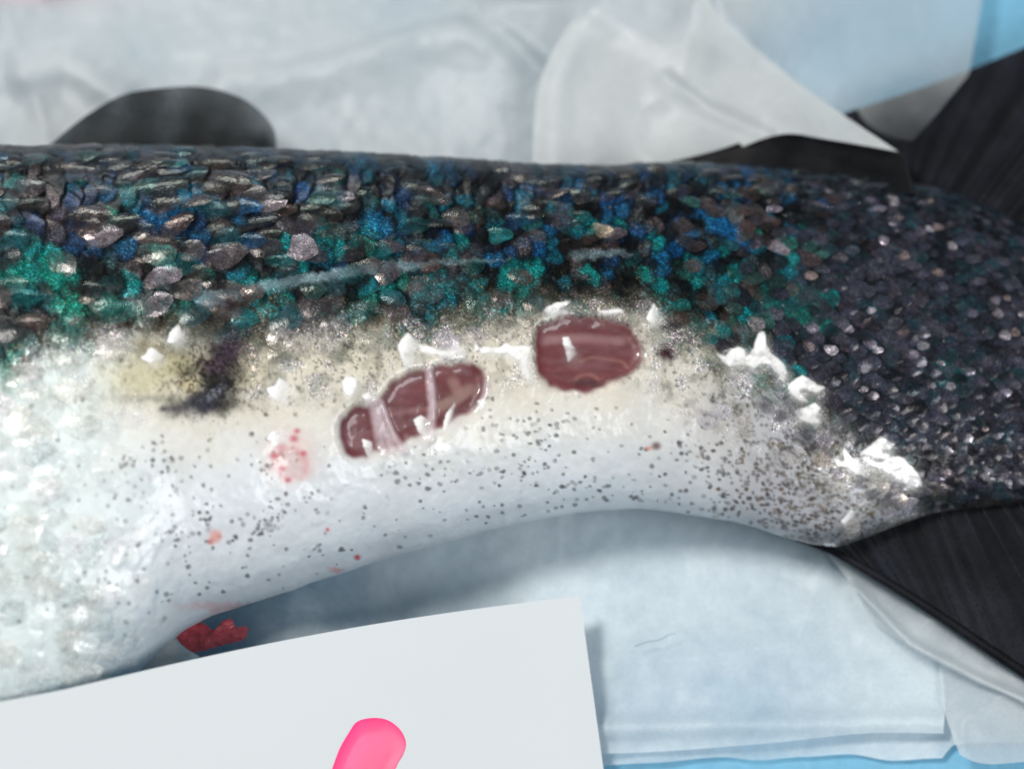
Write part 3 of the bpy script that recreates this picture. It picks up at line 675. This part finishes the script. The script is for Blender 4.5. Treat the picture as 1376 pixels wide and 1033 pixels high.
# ------------------------------------------------------------------ scales
rings = [0.0, 0.45, 0.8, 1.0]; SEG = 12
def scale_template():
    vs = [(0, 0)]; 
    for r in rings[1:]:
        for k in range(SEG):
            a = 2 * math.pi * k / SEG; vs.append((r * math.cos(a), r * math.sin(a)))
    fs = [(0, 1 + k, 1 + (k + 1) % SEG) for k in range(SEG)]
    for q in range(len(rings) - 2):
        b0 = 1 + q * SEG; b1 = b0 + SEG
        for k in range(SEG):
            k2 = (k + 1) % SEG
            fs.append((b0 + k, b1 + k, b1 + k2)); fs.append((b0 + k, b1 + k2, b0 + k2))
    return np.array(vs), np.array(fs)
TV, TF = scale_template()
clump = np.clip((fbm(70, 3) - .5) * 3 + .25 + .35 * sstep(380, 480, XX) * (1 - sstep(820, 920, XX)), 0, 1)
scale_list = []
for (x, y, s) in cells:
    if not (-70 < x < 1420): continue
    if y < topx(x) + 3 or y > botx(x) - 10: continue
    z = pick_zone(x, y); tailw = float(np.clip((x - 960 + (y - 400) * .25) / 160, 0, 1))
    if ((x - 280) / 95) ** 2 + ((y - 510) / 62) ** 2 < 1: continue
    if glint_d[int(np.clip(y - CY0, 0, H - 1)), int(np.clip(x - CX0, 0, W - 1))] > .12: continue
    dxw = min(((x - 792) / 86) ** 2 + ((y - 475) / 64) ** 2, ((x - 560) / 120) ** 2 + ((y - 548) / 70) ** 2)
    if dxw < 1: continue
    u = random.random(); leftw = float(np.clip((230 - x + (y - 600) * .0) / 110, 0, 1))
    if z > -8:                                                # the back
        bare = float(sample(clump, np.array(x), np.array(y)))
        if u < (1 - tailw) * (.30 + .65 * bare): continue
        if tailw > random.random():
            c = random.choice([lin(52, 56, 70), lin(60, 62, 76), lin(42, 47, 60), lin(74, 75, 88), lin(26, 30, 40), lin(34, 56, 66)]); cover = random.uniform(.55, .98); pearl = random.choice([.2, .3, .6, .9])
            if random.random() < .10: c = random.choice([lin(150, 142, 160), lin(186, 180, 190), lin(168, 150, 150)]); pearl = .9; s = s * random.uniform(.5, .85)
        else:
            teal_t = np.clip((y - 300) / 110, 0, 1)
            c = random.choice([lin(80, 70, 74), lin(88, 72, 70), lin(70, 66, 76), lin(98, 92, 94), lin(50, 54, 60), lin(60, 52, 54), lin(30, 34, 40)])
            if random.random() < .40 * (0.35 + teal_t): c = random.choice([lin(26, 104, 108), lin(40, 92, 104), lin(28, 70, 104) if y < 340 else lin(30, 98, 96), lin(60, 104, 100)])
            if random.random() < .03: c = random.choice([lin(186, 172, 150), lin(178, 166, 176)])
            cover = random.uniform(.4, .95) * (1 - .3 * teal_t); pearl = random.choice([.15, .35, .6, .85])
            if 420 < x < 900 and random.random() < .4: cover *= .5
        cover *= 1 - tailw * (1 - float(np.clip((z + 20) / 90, .25, 1)))
        c = c * (.4 + .5 * float(sstep(0, 60, y - topx(x)))) * (1 + .15 * tailw)
    elif z > -60:                                             # the edge of the back
        if u < .6 - .4 * tailw: continue
        c = random.choice([lin(188, 184, 166), lin(170, 170, 160), lin(206, 202, 200), lin(140, 142, 132), lin(196, 190, 200)]); cover = random.uniform(.15, .55); pearl = random.choice([.2, .4, .6])
        if tailw > .4: c = random.choice([lin(200, 188, 180), lin(190, 184, 198), lin(140, 138, 144), lin(96, 96, 106), lin(70, 72, 84)]); cover = random.uniform(.3, .75)
    elif leftw > 0 and u < .7 * leftw:                       # silvery left flank
        c = random.choice([lin(228, 234, 234), lin(236, 234, 228), lin(214, 226, 228), lin(238, 234, 238), lin(214, 220, 216)]); cover = random.uniform(.25, .7) * leftw; pearl = random.choice([.1, .3, .5])
    elif tailw > .1 and z > -130 and u < .28:
        c = random.choice([lin(216, 204, 194), lin(210, 202, 216), lin(198, 192, 190)]); cover = random.uniform(.2, .55); pearl = .5
    else: continue
    scale_list.append((x, y, s, c, cover, pearl, .9 if z > -8 else .45 if z > -75 else .2))
def build_scale(x, y, s, c, cover, pearl, freckle):
    p, n, e1, e2 = surf(x, y)
    L = s * 0.5 * K * DIST * random.uniform(.95, 1.4); Wd = L * random.uniform(.66, .82)
    roll = random.uniform(-.28, .28) - .18
    a1 = e1 * math.cos(roll) + e2 * math.sin(roll); a2 = np.cross(n, a1)
    tiltx = random.uniform(.08, .28); tilty = random.gauss(0, .15)
    t = TV[:, 0]; q = TV[:, 1]
    r2 = t * t + q * q
    an_ = np.arctan2(q, t); ragg = 1 + (.08 * np.sin(an_ * 2 + random.uniform(0, 6)) + .07 * np.sin(an_ * 3 + random.uniform(0, 6)) + .04 * np.sin(an_ * 5 + random.uniform(0, 6))) * (r2 > .1)
    xx = t * L * ragg * np.where(t > 0, 1.0, 1.15); yy = q * Wd * ragg * (1 - .12 * t)
    zz = 0.00006 + tiltx * xx + tilty * yy + (1 - r2) * L * .13 - (yy ** 2) * 8.0
    v = p + xx[:, None] * a1 + yy[:, None] * a2 + zz[:, None] * n
    shade = np.ones(len(t))
    colr = np.tile(c, (len(t), 1)) * (0.85 + .3 * np.random.default_rng(abs(int(x * 31 + y))).random((len(t), 1)))
    cov = np.where(r2 > .9, cover * (.9 if freckle > .8 else .55), np.where(r2 > .5, cover * (1 if freckle > .8 else .9), cover * (1 if freckle > .3 else .6))) * sstep(-1.05, .15, t) * (1 - .6 * sstep(.65, 1.0, np.abs(q)))
    return v, colr, np.clip(cov, 0, 1), np.full(len(t), pearl), np.full(len(t), freckle), p
scale_list.sort(key=lambda a: -a[2] * (1 + .5 * a[4]))
rest_v, rest_c, rest_a, rest_p, rest_f = [], [], [], [], []
for i, sc in enumerate(scale_list):
    v, c_, a_, p_, f_, o_ = build_scale(*sc)
    if i < 300:
        mesh_from('scale', v - o_, TF, M['scale'], body, True, {'pigment': ('FLOAT_COLOR', c_), 'cover': ('FLOAT', a_), 'pearl': ('FLOAT', p_), 'freckle': ('FLOAT', f_)}).location = o_ - fish_org
    else:
        rest_v.append(v); rest_c.append(c_); rest_a.append(a_); rest_p.append(p_); rest_f.append(f_)
if rest_v:
    nT = len(TV); fs = np.concatenate([TF + nT * k for k in range(len(rest_v))])
    o = mesh_from('small_scales', np.concatenate(rest_v) - fish_org, fs, M['scale'], body, True, {'pigment': ('FLOAT_COLOR', np.concatenate(rest_c)), 'cover': ('FLOAT', np.concatenate(rest_a)), 'pearl': ('FLOAT', np.concatenate(rest_p)), 'freckle': ('FLOAT', np.concatenate(rest_f))})
    o['kind'] = 'stuff'
print('scales', len(scale_list), 'spots', cnt)

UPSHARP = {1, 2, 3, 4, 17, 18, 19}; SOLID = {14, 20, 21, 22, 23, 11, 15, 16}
glint_n = fbm(9, 3)
for fi, fp in enumerate(GLINTS):
    big = fi == len(GLINTS) - 1
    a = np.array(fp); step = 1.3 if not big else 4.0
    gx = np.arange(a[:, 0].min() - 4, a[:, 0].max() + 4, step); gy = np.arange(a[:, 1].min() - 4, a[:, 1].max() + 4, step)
    g = np.stack(np.meshgrid(gx, gy, indexing='ij'), -1); mk = sample(glint_m[fi] if not big else box_blur(glint_m[fi], 8), g[..., 0], g[..., 1])
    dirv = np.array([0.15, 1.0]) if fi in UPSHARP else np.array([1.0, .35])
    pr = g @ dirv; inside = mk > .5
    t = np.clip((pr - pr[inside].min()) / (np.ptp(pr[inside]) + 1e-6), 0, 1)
    nz = sample(glint_n, g[..., 0], g[..., 1])
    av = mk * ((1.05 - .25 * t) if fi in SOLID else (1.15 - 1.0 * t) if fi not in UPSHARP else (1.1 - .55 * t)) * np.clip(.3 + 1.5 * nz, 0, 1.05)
    if big: av = mk * .45 * np.clip(nz * 3 - .9, 0, 1)  # wide faint flake painted for the overexposed light on the left flank
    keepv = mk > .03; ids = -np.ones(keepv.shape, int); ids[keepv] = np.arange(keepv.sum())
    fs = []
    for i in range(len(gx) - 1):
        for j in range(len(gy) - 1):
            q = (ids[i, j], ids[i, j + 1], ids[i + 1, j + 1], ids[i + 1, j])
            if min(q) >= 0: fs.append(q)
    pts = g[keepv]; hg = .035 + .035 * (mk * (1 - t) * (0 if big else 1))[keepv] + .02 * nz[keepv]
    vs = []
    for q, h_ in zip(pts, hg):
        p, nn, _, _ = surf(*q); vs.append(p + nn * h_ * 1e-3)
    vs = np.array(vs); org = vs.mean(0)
    o = mesh_from('glint_flake', vs - org, np.array(fs), M['glint'], fish, True, {'cover': ('FLOAT', np.clip(av[keepv], 0, 1))}); o.location = org - fish_org  # white flake standing in for a light reflection on wet skin

# ------------------------------------------------------------------ fins
def fin_patch(name, base, tip, zb, zt, nr, nt_, c0, c1, a_edge, parent, thick=.0007, ray_parts=0, bow=.0, label=None, back=False):
    """base and tip: pixel polylines of equal meaning; the fin is ruled between them, with raised rays."""
    b = smooth_poly(base, 14, False); t = smooth_poly(tip, 14, False)
    bi = np.stack([np.interp(np.linspace(0, 1, nr), np.linspace(0, 1, len(b)), b[:, k]) for k in (0, 1)], -1)
    ti = np.stack([np.interp(np.linspace(0, 1, nr), np.linspace(0, 1, len(t)), t[:, k]) for k in (0, 1)], -1)
    top_s, cols, als = [], [], []
    rj = np.random.default_rng(nr).random(nr); rj = np.convolve(np.pad(rj, 2, mode='edge'), [.1, .25, .3, .25, .1], 'valid') * 1.6 - .3
    for i in range(nr):
        for j in range(nt_):
            f = j / (nt_ - 1); q = bi[i] * (1 - f) + ti[i] * f
            z = zb * (1 - f) + zt * f + bow * math.sin(math.pi * i / (nr - 1)) * f
            z += .00016 * rj[i] * (1 - .3 * f)
            top_s.append(P(q[0], q[1], z)); g = .6 + 1.0 * rj[i]
            cols.append((c0 * (1 - f) + c1 * f) * g); als.append(1 - (1 - a_edge) * max(0, f - .25) / .75 * (i / nr) ** 1.3)
    top_s = np.array(top_s); bot_s = top_s - np.array([0, 0, thick])
    f1 = grid_faces(nr, nt_); m = nr * nt_
    rim = [i * nt_ for i in range(nr)] + [(nr - 1) * nt_ + j for j in range(1, nt_)] + [i * nt_ + nt_ - 1 for i in range(nr - 2, -1, -1)] + [j for j in range(nt_ - 2, 0, -1)]
    f3 = np.array([(rim[k], rim[(k + 1) % len(rim)], rim[(k + 1) % len(rim)] + m, rim[k] + m) for k in range(len(rim))])
    faces = np.concatenate([f1, f1[:, ::-1] + m, f3])
    vv = np.concatenate([top_s, bot_s]) - fish_org
    o = mesh_from(name, vv, faces, M['fin'], parent, True, {'pigment': ('FLOAT_COLOR', np.array(cols * 2)), 'cover': ('FLOAT', np.array(als * 2))})
    if label: o['label'] = label
    for r in range(ray_parts):
        i = int((r + .5) / ray_parts * (nr - 1)); pts = top_s[i * nt_:(i + 1) * nt_] - fish_org
        tube(pts, .00022, .00010, 'fin_ray', M['fin'], o, {'pigment': lin(24, 25, 29), 'cover': 1.0}, lift=-.00006)
    return o
def tube(pts, r0, r1, name, mat, parent, consts=None, seg=6, lift=0.0):
    pts = np.asarray(pts, float) + np.array([0, 0, lift]); n = len(pts); vs = []
    for i in range(n):
        d = pts[min(i + 1, n - 1)] - pts[max(i - 1, 0)]; d /= np.linalg.norm(d) + 1e-12
        u = np.cross(d, [0, 0, 1.0]); u /= np.linalg.norm(u) + 1e-12; v = np.cross(u, d); r = r0 + (r1 - r0) * i / (n - 1)
        for k in range(seg):
            a = 2 * math.pi * k / seg; vs.append(pts[i] + r * (u * math.cos(a) + v * math.sin(a)))
    fs = [tuple(f) for f in grid_faces(n, seg, True)] + [tuple(range(seg))[::-1], tuple((n - 1) * seg + k for k in range(seg))]
    at = {}
    for k, v in (consts or {}).items():
        at[k] = ('FLOAT_COLOR', np.tile(v, (len(vs), 1))) if np.ndim(v) else ('FLOAT', np.full(len(vs), v))
    return mesh_from(name, vs, fs, mat, parent, True, at)
dk, dk2 = lin(12, 14, 18), lin(18, 20, 26)
fin_patch('adipose_fin', [(62, 206), (150, 212), (240, 216), (330, 214), (366, 210)], [(66, 196), (115, 156), (165, 128), (215, 119), (270, 117), (320, 130), (352, 152), (370, 178), (369, 200)],
          .0135, .0105, 60, 14, lin(9, 10, 11), lin(44, 50, 53), .3, fish, .0012, 0, .001, 'dark rounded adipose fin on the back')
fin_patch('dorsal_ridge', [(880, 240), (1000, 246), (1100, 250), (1230, 262)], [(890, 220), (960, 203), (1042, 178), (1100, 186), (1160, 190), (1215, 206)], .0135, .0115, 50, 8, lin(9, 10, 12), lin(13, 14, 16), 1, fish, .002)
caud = fin_patch('caudal_fin', [(1190, 235), (1300, 300), (1390, 400), (1430, 500), (1390, 590), (1290, 670), (1100, 722)],
                 [(1135, 152), (1300, 95), (1500, 5), (1780, -160), (1850, 60), (1760, 350), (1700, 520), (1760, 700), (1840, 960), (1800, 1160), (1620, 1062), (1376, 903), (1240, 812), (1150, 757)],
                 .0078, .0062, 420, 30, dk, dk2, 1, fish, .0010, 40, .0, 'broad dark tail fin')
# second skin edge of the lower lobe: thick leading ray
tube([P(x, y, .0066) - fish_org for x, y in smooth_poly([(1070, 722), (1112, 737), (1150, 757), (1240, 812), (1376, 903), (1620, 1062)], 8, False)], .0004, .0006, 'fin_ray', M['fin'], caud, {'pigment': lin(18, 19, 23), 'cover': 1.0}, 8)
# fold of pale skin at the vent (base of the anal fin, mostly under the card)
vs = []
e0 = smooth_poly([(110, 900), (160, 886), (200, 868), (231, 843)], 8, False); e1_ = smooth_poly([(125, 965), (180, 942), (228, 906), (268, 881)], 8, False)
nn_ = len(e0)
for i in range(nn_):
    for j in range(12):
        f = j / 11; q = e0[i] * (1 - f) + e1_[i] * f + np.array([-7, 3]) * math.sin(f * math.pi) * (i / nn_) ** 3
        edge_up = .0011 * (i / (nn_ - 1)) ** 6
        vs.append(P(q[0], q[1], .0128 - .0012 * f + edge_up * (1 - .4 * f) + .0005 * math.sin(f * math.pi)))
vs = np.array(vs); base_f = grid_faces(nn_, 12); low = vs - np.array([0, 0, .0014]); mm = len(vs)
rimv = [(nn_ - 1) * 12 + j for j in range(12)]
sidef = np.array([(rimv[k], rimv[k + 1], rimv[k + 1] + mm, rimv[k] + mm) for k in range(11)])
cfold = np.tile(lin(206, 208, 208), (2 * mm, 1)) * (.9 + .15 * rng.random((2 * mm, 1)))
mesh_from('anal_fin', np.concatenate([vs, low]) - fish_org, np.concatenate([base_f, base_f[:, ::-1] + mm, sidef]), M['skin'], fish, True, {'pigment': ('FLOAT_COLOR', cfold), 'sheen': ('FLOAT', np.zeros(2 * mm))})['label'] = 'pale folded fin base at the vent'

# ------------------------------------------------------------------ what the fish lies on
def slab(name, x0, y0, x1, y1, z0, z1, mat):
    v = [(x, y, z) for z in (z0, z1) for (x, y) in ((x0, y0), (x1, y0), (x1, y1), (x0, y1))]
    f = [(0, 3, 2, 1), (4, 5, 6, 7), (0, 1, 5, 4), (1, 2, 6, 5), (2, 3, 7, 6), (3, 0, 4, 7)]
    return mesh_from(name, v, f, mat, None, False)
pad = slab('blue_pad', -.30, -.16, .22, .20, -.002, 0.0, M['blue']); pad['kind'] = 'structure'

def rnd_noise2(seed):
    g = np.random.default_rng(seed).random((64, 64))
    def f(x, y):
        x = np.asarray(x, float) % 62; y = np.asarray(y, float) % 62; ix = x.astype(int); iy = y.astype(int); tx = x - ix; ty = y - iy
        tx = tx * tx * (3 - 2 * tx); ty = ty * ty * (3 - 2 * ty)
        return (g[iy, ix] * (1 - tx) + g[iy, ix + 1] * tx) * (1 - ty) + (g[iy + 1, ix] * (1 - tx) + g[iy + 1, ix + 1] * tx) * ty
    return f
def seg_dist(px, py, path):
    best = np.full(px.shape, 1e9); sgn = np.zeros(px.shape)
    for (x1, y1), (x2, y2) in zip(path[:-1], path[1:]):
        dx, dy = x2 - x1, y2 - y1; L2 = dx * dx + dy * dy
        t = np.clip(((px - x1) * dx + (py - y1) * dy) / L2, 0, 1)
        d = np.hypot(px - x1 - t * dx, py - y1 - t * dy); s = np.sign((px - x1) * dy - (py - y1) * dx)
        m = d < best; best = np.where(m, d, best); sgn = np.where(m, s, sgn)
    return best, sgn
def coons(left_, right_, top_, bot_, nu_, nv_):
    """patch of pixel coordinates between four boundary polylines"""
    def rs(p, n):
        p = smooth_poly(p, 10, False); d = np.r_[0, np.cumsum(np.hypot(*np.diff(p, axis=0).T))]; d /= d[-1]
        t = np.linspace(0, 1, n); return np.stack([np.interp(t, d, p[:, k]) for k in (0, 1)], -1)
    l, r, t, b = rs(left_, nv_), rs(right_, nv_), rs(top_, nu_), rs(bot_, nu_)
    u = np.linspace(0, 1, nu_)[:, None, None]; v = np.linspace(0, 1, nv_)[None, :, None]
    return (1 - u) * l[None] + u * r[None] + (1 - v) * t[:, None] + v * b[:, None] - ((1 - u) * (1 - v) * t[0] + u * (1 - v) * t[-1] + (1 - u) * v * b[0] + u * v * b[-1])
def sheet(name, px, zf, mat, label, cat, group=None, stain=None, opaque=None):
    nu_, nv_ = px.shape[:2]; z = zf(px[..., 0], px[..., 1])
    v = P(px[..., 0], px[..., 1], z).reshape(-1, 3); org = v.mean(0); org[2] = v[:, 2].min()
    sv = np.zeros(len(v)) if stain is None else stain(px[..., 0], px[..., 1]).ravel()
    dv_ = np.ones(len(v)) if opaque is None else opaque(px[..., 0], px[..., 1]).ravel()
    o = mesh_from(name, v, grid_faces(nu_, nv_)[:, ::-1], mat, None, True, {'stain': ('FLOAT', sv), 'opaqueness': ('FLOAT', dv_)}, origin=org)
    return tag(o, label, cat, group)
na, nb_, nc_ = rnd_noise2(1), rnd_noise2(2), rnd_noise2(3)
def folds(x, y, amp, s1=120., s2=45.):
    r = 1 - np.abs(2 * na(x / s1 + 5 + .8 * nb_(x / 90 + 9, y / 90), y / s1 + 7) - 1)
    return amp * (r ** 2.2 * .8 + .3 * nb_(x / s2, y / s2 + 3) + .12 * nc_(x / 17, y / 17))
GX = lambda x0, x1, n: np.linspace(x0, x1, n)
# 1 soaked base sheet
def rect(x0, x1, y0, y1, nx, ny, warp=None):
    g = np.stack(np.meshgrid(GX(x0, x1, nx), GX(y0, y1, ny), indexing='ij'), -1)
    if warp: g = warp(g)
    return g
def warp_base(g):
    x, y = g[..., 0], g[..., 1]
    t = (y + 250) / 1262
    yy = y + t ** 6 * (10 * na(x / 60, x * 0 + 4) - 16 * sstep(1270, 1276, x) + 14 * sstep(800, 1000, x) * -1 + 12)
    return np.stack([x, yy], -1)
sheet('tissue_sheet', rect(-500, 1700, 560, 1014, 300, 120, warp_base), lambda x, y: .0003 + folds(x, y, .0012, 260, 110) + .0062 * np.exp(-((x - 380) / 130) ** 2 - ((y - 840) / 90) ** 2), M['wet'],
      'soaked pale blue tissue spread flat below the belly of the fish', 'tissue paper', None, None, lambda x, y: 1 + .6 * np.exp(-((x - 380) / 150) ** 2 - ((y - 840) / 110) ** 2))  # bump and extra opacity stand in for light in this shaded gap
# 2 crumpled sheet behind the back
RIDGE1 = [(300, 108), (380, 100), (450, 84), (560, 50), (650, 34)]
RIDGE2 = [(640, 20), (690, 62), (728, 100)]
RIDGE3 = [(30, 100), (90, 85), (160, 130)]
def z_top(x, y):
    z = .0008 + folds(x, y, .0018, 230, 110)
    d, s = seg_dist(x, y, RIDGE1); z += .0020 * np.exp(-(d / 40) ** 2) * (s < 0) + .0020 * np.exp(-(d / 18) ** 2) * (s >= 0)
    d, s = seg_dist(x, y, RIDGE2); z -= .0014 * np.exp(-(d / 16) ** 2)
    d, s = seg_dist(x, y, RIDGE3); z += .0016 * np.exp(-(d / 24) ** 2)
    z += .0035 * sstep(560, 760, x) * sstep(240, 60, y)
    d = np.hypot((x - 1240) / 90, (y - 150) / 60); z += .0075 * np.exp(-d * d)
    return z
def warp_top(g):
    x, y = g[..., 0], g[..., 1]
    lim = np.interp(y, [-300, 0, 100, 150, 205, 300], [1340, 1320, 1302, 1262, 1212, 1200])
    f = (x + 500) / 1820.
    return np.stack([-500 + f * (lim + 500), y], -1)
pk = lambda x, y: .75 * np.exp(-((x - 40) / 90) ** 2 - ((y + 22) / 22) ** 2)
sheet('tissue_sheet', rect(-500, 1320, -300, 300, 420, 150, warp_top), z_top, M['tissue'],
      'crumpled white tissue bunched along the dark back of the fish', 'tissue paper', None, pk, lambda x, y: (1 - .40 * sstep(940, 1160, x + .5 * y)) * (1 - .68 * np.exp(-(((x - 1235) / 85) ** 2 + ((y - 165) / 60) ** 2) ** 2)))
# 3 peaked flap whose point lies on the tail
flap = coons([(800, 10), (764, 36), (733, 90), (719, 150), (715, 262)], [(938, -60), (965, 19), (1052, 95), (1106, 136), (1207, 204)],
             [(800, 10), (850, 40), (895, 62), (925, 40), (938, -60)], [(715, 262), (850, 246), (960, 212), (1048, 181), (1120, 189), (1207, 204)], 140, 110)
def z_flap(x, y):
    d, s = seg_dist(x, y, [(895, 108), (950, 146), (1030, 182)])
    z = .0066 + .0062 * sstep(850, 1080, x) * sstep(60, 200, y) + folds(x + 900, y, .0010, 160, 80) - .0010 * np.exp(-(d / 12) ** 2)
    d, s = seg_dist(x, y, [(790, 220), (815, 150), (850, 115), (900, 108)]); z += .0011 * np.exp(-(d / 38) ** 2)
    d, s = seg_dist(x, y, [(800, 10), (868, 56), (940, 82)]); z += .0010 * np.exp(-(d / 22) ** 2)
    d, s = seg_dist(x, y, [(812, 10), (775, 50), (750, 110), (742, 240)]); z += .0009 * np.exp(-(d / 22) ** 2)
    return z
sheet('tissue_flap', flap, z_flap, M['tissue'], 'arched white tissue flap whose point lies over the tail root', 'tissue paper')
# 4 layer under the belly with a corner showing left of the card
lay = coons([(498, 700), (498, 780), (496, 860), (560, 1000)], [(1115, 640), (1155, 800), (1260, 890), (1268, 985)], [(498, 700), (700, 660), (900, 640), (1115, 640)],
            [(560, 1000), (800, 1012), (1010, 1000), (1160, 985), (1268, 985)], 160, 90)
sheet('tissue_sheet', lay, lambda x, y: .0018 + folds(x + 300, y + 60, .0013, 260, 110) + .0012 * np.exp(-((y - (975 - .02 * (x - 900))) / 16) ** 2), M['wet'],
      'thin wet tissue layer with a square corner between belly and white card', 'tissue paper')
# 5 folded strip under the lower tail lobe
strip = coons([(1105, 735), (1125, 760), (1150, 790)], [(1560, 980), (1540, 1010), (1500, 1030)], [(1105, 735), (1240, 800), (1376, 880), (1560, 980)], [(1150, 790), (1170, 830), (1225, 870), (1310, 915), (1376, 945), (1500, 1030)], 120, 40)
sheet('tissue_strip', strip, lambda x, y: .0038 + folds(x, y + 500, .0012, 80, 30) + .0012 * np.exp(-(seg_dist(x, y, [(1150, 790), (1225, 866), (1310, 910), (1376, 940)])[0] / 8) ** 2), M['wet_edge'],
      'folded wet tissue strip tucked under the lower lobe of the tail fin', 'tissue paper')
corner = coons([(1262, 880), (1268, 950), (1290, 1014)], [(1600, 960), (1600, 980), (1600, 1000)], [(1262, 880), (1330, 900), (1420, 940), (1600, 960)], [(1290, 1014), (1320, 1016), (1376, 996), (1600, 900)], 90, 40)
sheet('tissue_corner', corner, lambda x, y: .0026 + folds(x, y + 100, .0014, 90, 35), M['sheer'], 'crumpled wet tissue corner beyond the folded strip', 'tissue paper')

# ------------------------------------------------------------------ white card and its pink mark
A = P(0, 942, .0250); B = P(779, 800, .0085); C = P(811, 1033, .0040)
e1c = (A - B) / np.linalg.norm(A - B); nc = np.cross(C - B, e1c); nc /= np.linalg.norm(nc); nc = nc if nc[2] > 0 else -nc
e2c = np.cross(nc, e1c); e2c = e2c if e2c @ (C - B) > 0 else -e2c
e2c_s = C - B; e2c_s = e2c_s / np.linalg.norm(e2c_s)
cl, cw, chh = .085, .030, .00045
nuc, nvc = 40, 16
tv = []
for i in range(nuc):
    for j in range(nvc):
        a = i / (nuc - 1); b_ = j / (nvc - 1)
        off = e2c_s * (-.0009 * math.sin(math.pi * min(1, a * 1.6))) * (1 - b_)
        tv.append(B + e1c * cl * a + e2c_s * cw * b_ + off)
tv = np.array(tv); bv = tv - nc * chh; m = len(tv)
f1 = grid_faces(nuc, nvc); rim = [i * nvc for i in range(nuc)] + [(nuc - 1) * nvc + j for j in range(1, nvc)] + [i * nvc + nvc - 1 for i in range(nuc - 2, -1, -1)] + [j for j in range(nvc - 2, 0, -1)]
f3 = np.array([(rim[k], rim[(k + 1) % len(rim)], rim[(k + 1) % len(rim)] + m, rim[k] + m) for k in range(len(rim))])
card = bpy.data.objects.new('white_card', None); col.objects.link(card); org = tv.mean(0); org[2] = bv[:, 2].min(); card.location = org
tag(card, 'plain white card with a pink painted mark leaning on the belly', 'card')
co = mesh_from('card_sheet', np.concatenate([tv, bv]) - org, np.concatenate([f1, f1[:, ::-1] + m, f3]), M['card'], card, True)
bvm = co.modifiers.new('edges', 'EDGE_SPLIT'); bvm.split_angle = R(40)
MARK = [(446, 1033), (456, 1006), (468, 985), (480, 969), (501, 964), (521, 967), (537, 979), (545, 995), (543, 1010), (533, 1028), (520, 1060), (498, 1100), (470, 1112), (440, 1100), (434, 1066)]
ol = smooth_poly(MARK, 5); cen = ol.mean(0); vs = []
for r, hgt in ((1.0, .00003), (.93, .00012), (.6, .00009)):
    for q in ol:
        pt = cen + (q - cen) * r; d = ray(pt[0], pt[1]); t = ((B - cam_pos) @ nc) / (d @ nc); 
        vs.append(cam_pos + d * t + nc * (hgt * .5 + .00002))
n = len(ol); d = ray(*cen); vs.append(cam_pos + d * (((B - cam_pos) @ nc) / (d @ nc)) + nc * (.00006))
fs = []
for ri in range(2):
    for k in range(n): fs.append((ri * n + k, (ri + 1) * n + k, (ri + 1) * n + (k + 1) % n)); fs.append((ri * n + k, (ri + 1) * n + (k + 1) % n, ri * n + (k + 1) % n))
for k in range(n): fs.append((2 * n + k, 3 * n, 2 * n + (k + 1) % n))
mesh_from('pink_mark', np.array(vs) - org, np.array(fs), M['pink'], card, True)['label'] = 'bright pink rounded brush stroke'

# ------------------------------------------------------------------ blood and a fibre on the tissue
BL = [(222, 838), (250, 834), (275, 838), (286, 846), (300, 834), (312, 832), (316, 842), (332, 842), (330, 856), (318, 862), (300, 866), (280, 872), (258, 876), (236, 872), (226, 858)]
ol = smooth_poly(BL, 6); cen = ol.mean(0); vs = []
for r in (1.0, .8, .5, .25):
    for k, q in enumerate(ol):
        pt = cen + (q - cen) * (r * (1 + .05 * math.sin(k * 1.9) * (r == 1)))
        vs.append(P(pt[0], pt[1], .0084 + .0003 * (1 - r) + .00018 * random.random() * (r < 1)))
n = len(ol); vs.append(P(cen[0], cen[1], .0088)); fs = []
for ri in range(3):
    for k in range(n): fs.append((ri * n + k, (ri + 1) * n + k, (ri + 1) * n + (k + 1) % n)); fs.append((ri * n + k, (ri + 1) * n + (k + 1) % n, ri * n + (k + 1) % n))
for k in range(n): fs.append((3 * n + k, 4 * n, 3 * n + (k + 1) % n))
vs = np.array(vs); org = vs.mean(0); org[2] = vs[:, 2].min()
tag(mesh_from('blood_clot', vs, np.array(fs), M['blood'], None, True, origin=org), 'ragged dark red clot of blood below the vent of the fish', 'blood')
fp = smooth_poly([(853, 868), (870, 862), (885, 860), (898, 853), (908, 851)], 6, False)
pts = np.array([P(x, y, .0046) for x, y in fp]); org = pts[0].copy()
fo = tube(pts - org, .00005, .00003, 'loose_fibre', M['hair'], None); fo.location = org
tag(fo, 'thin curled dark fibre on the wet tissue below the belly', 'fibre')
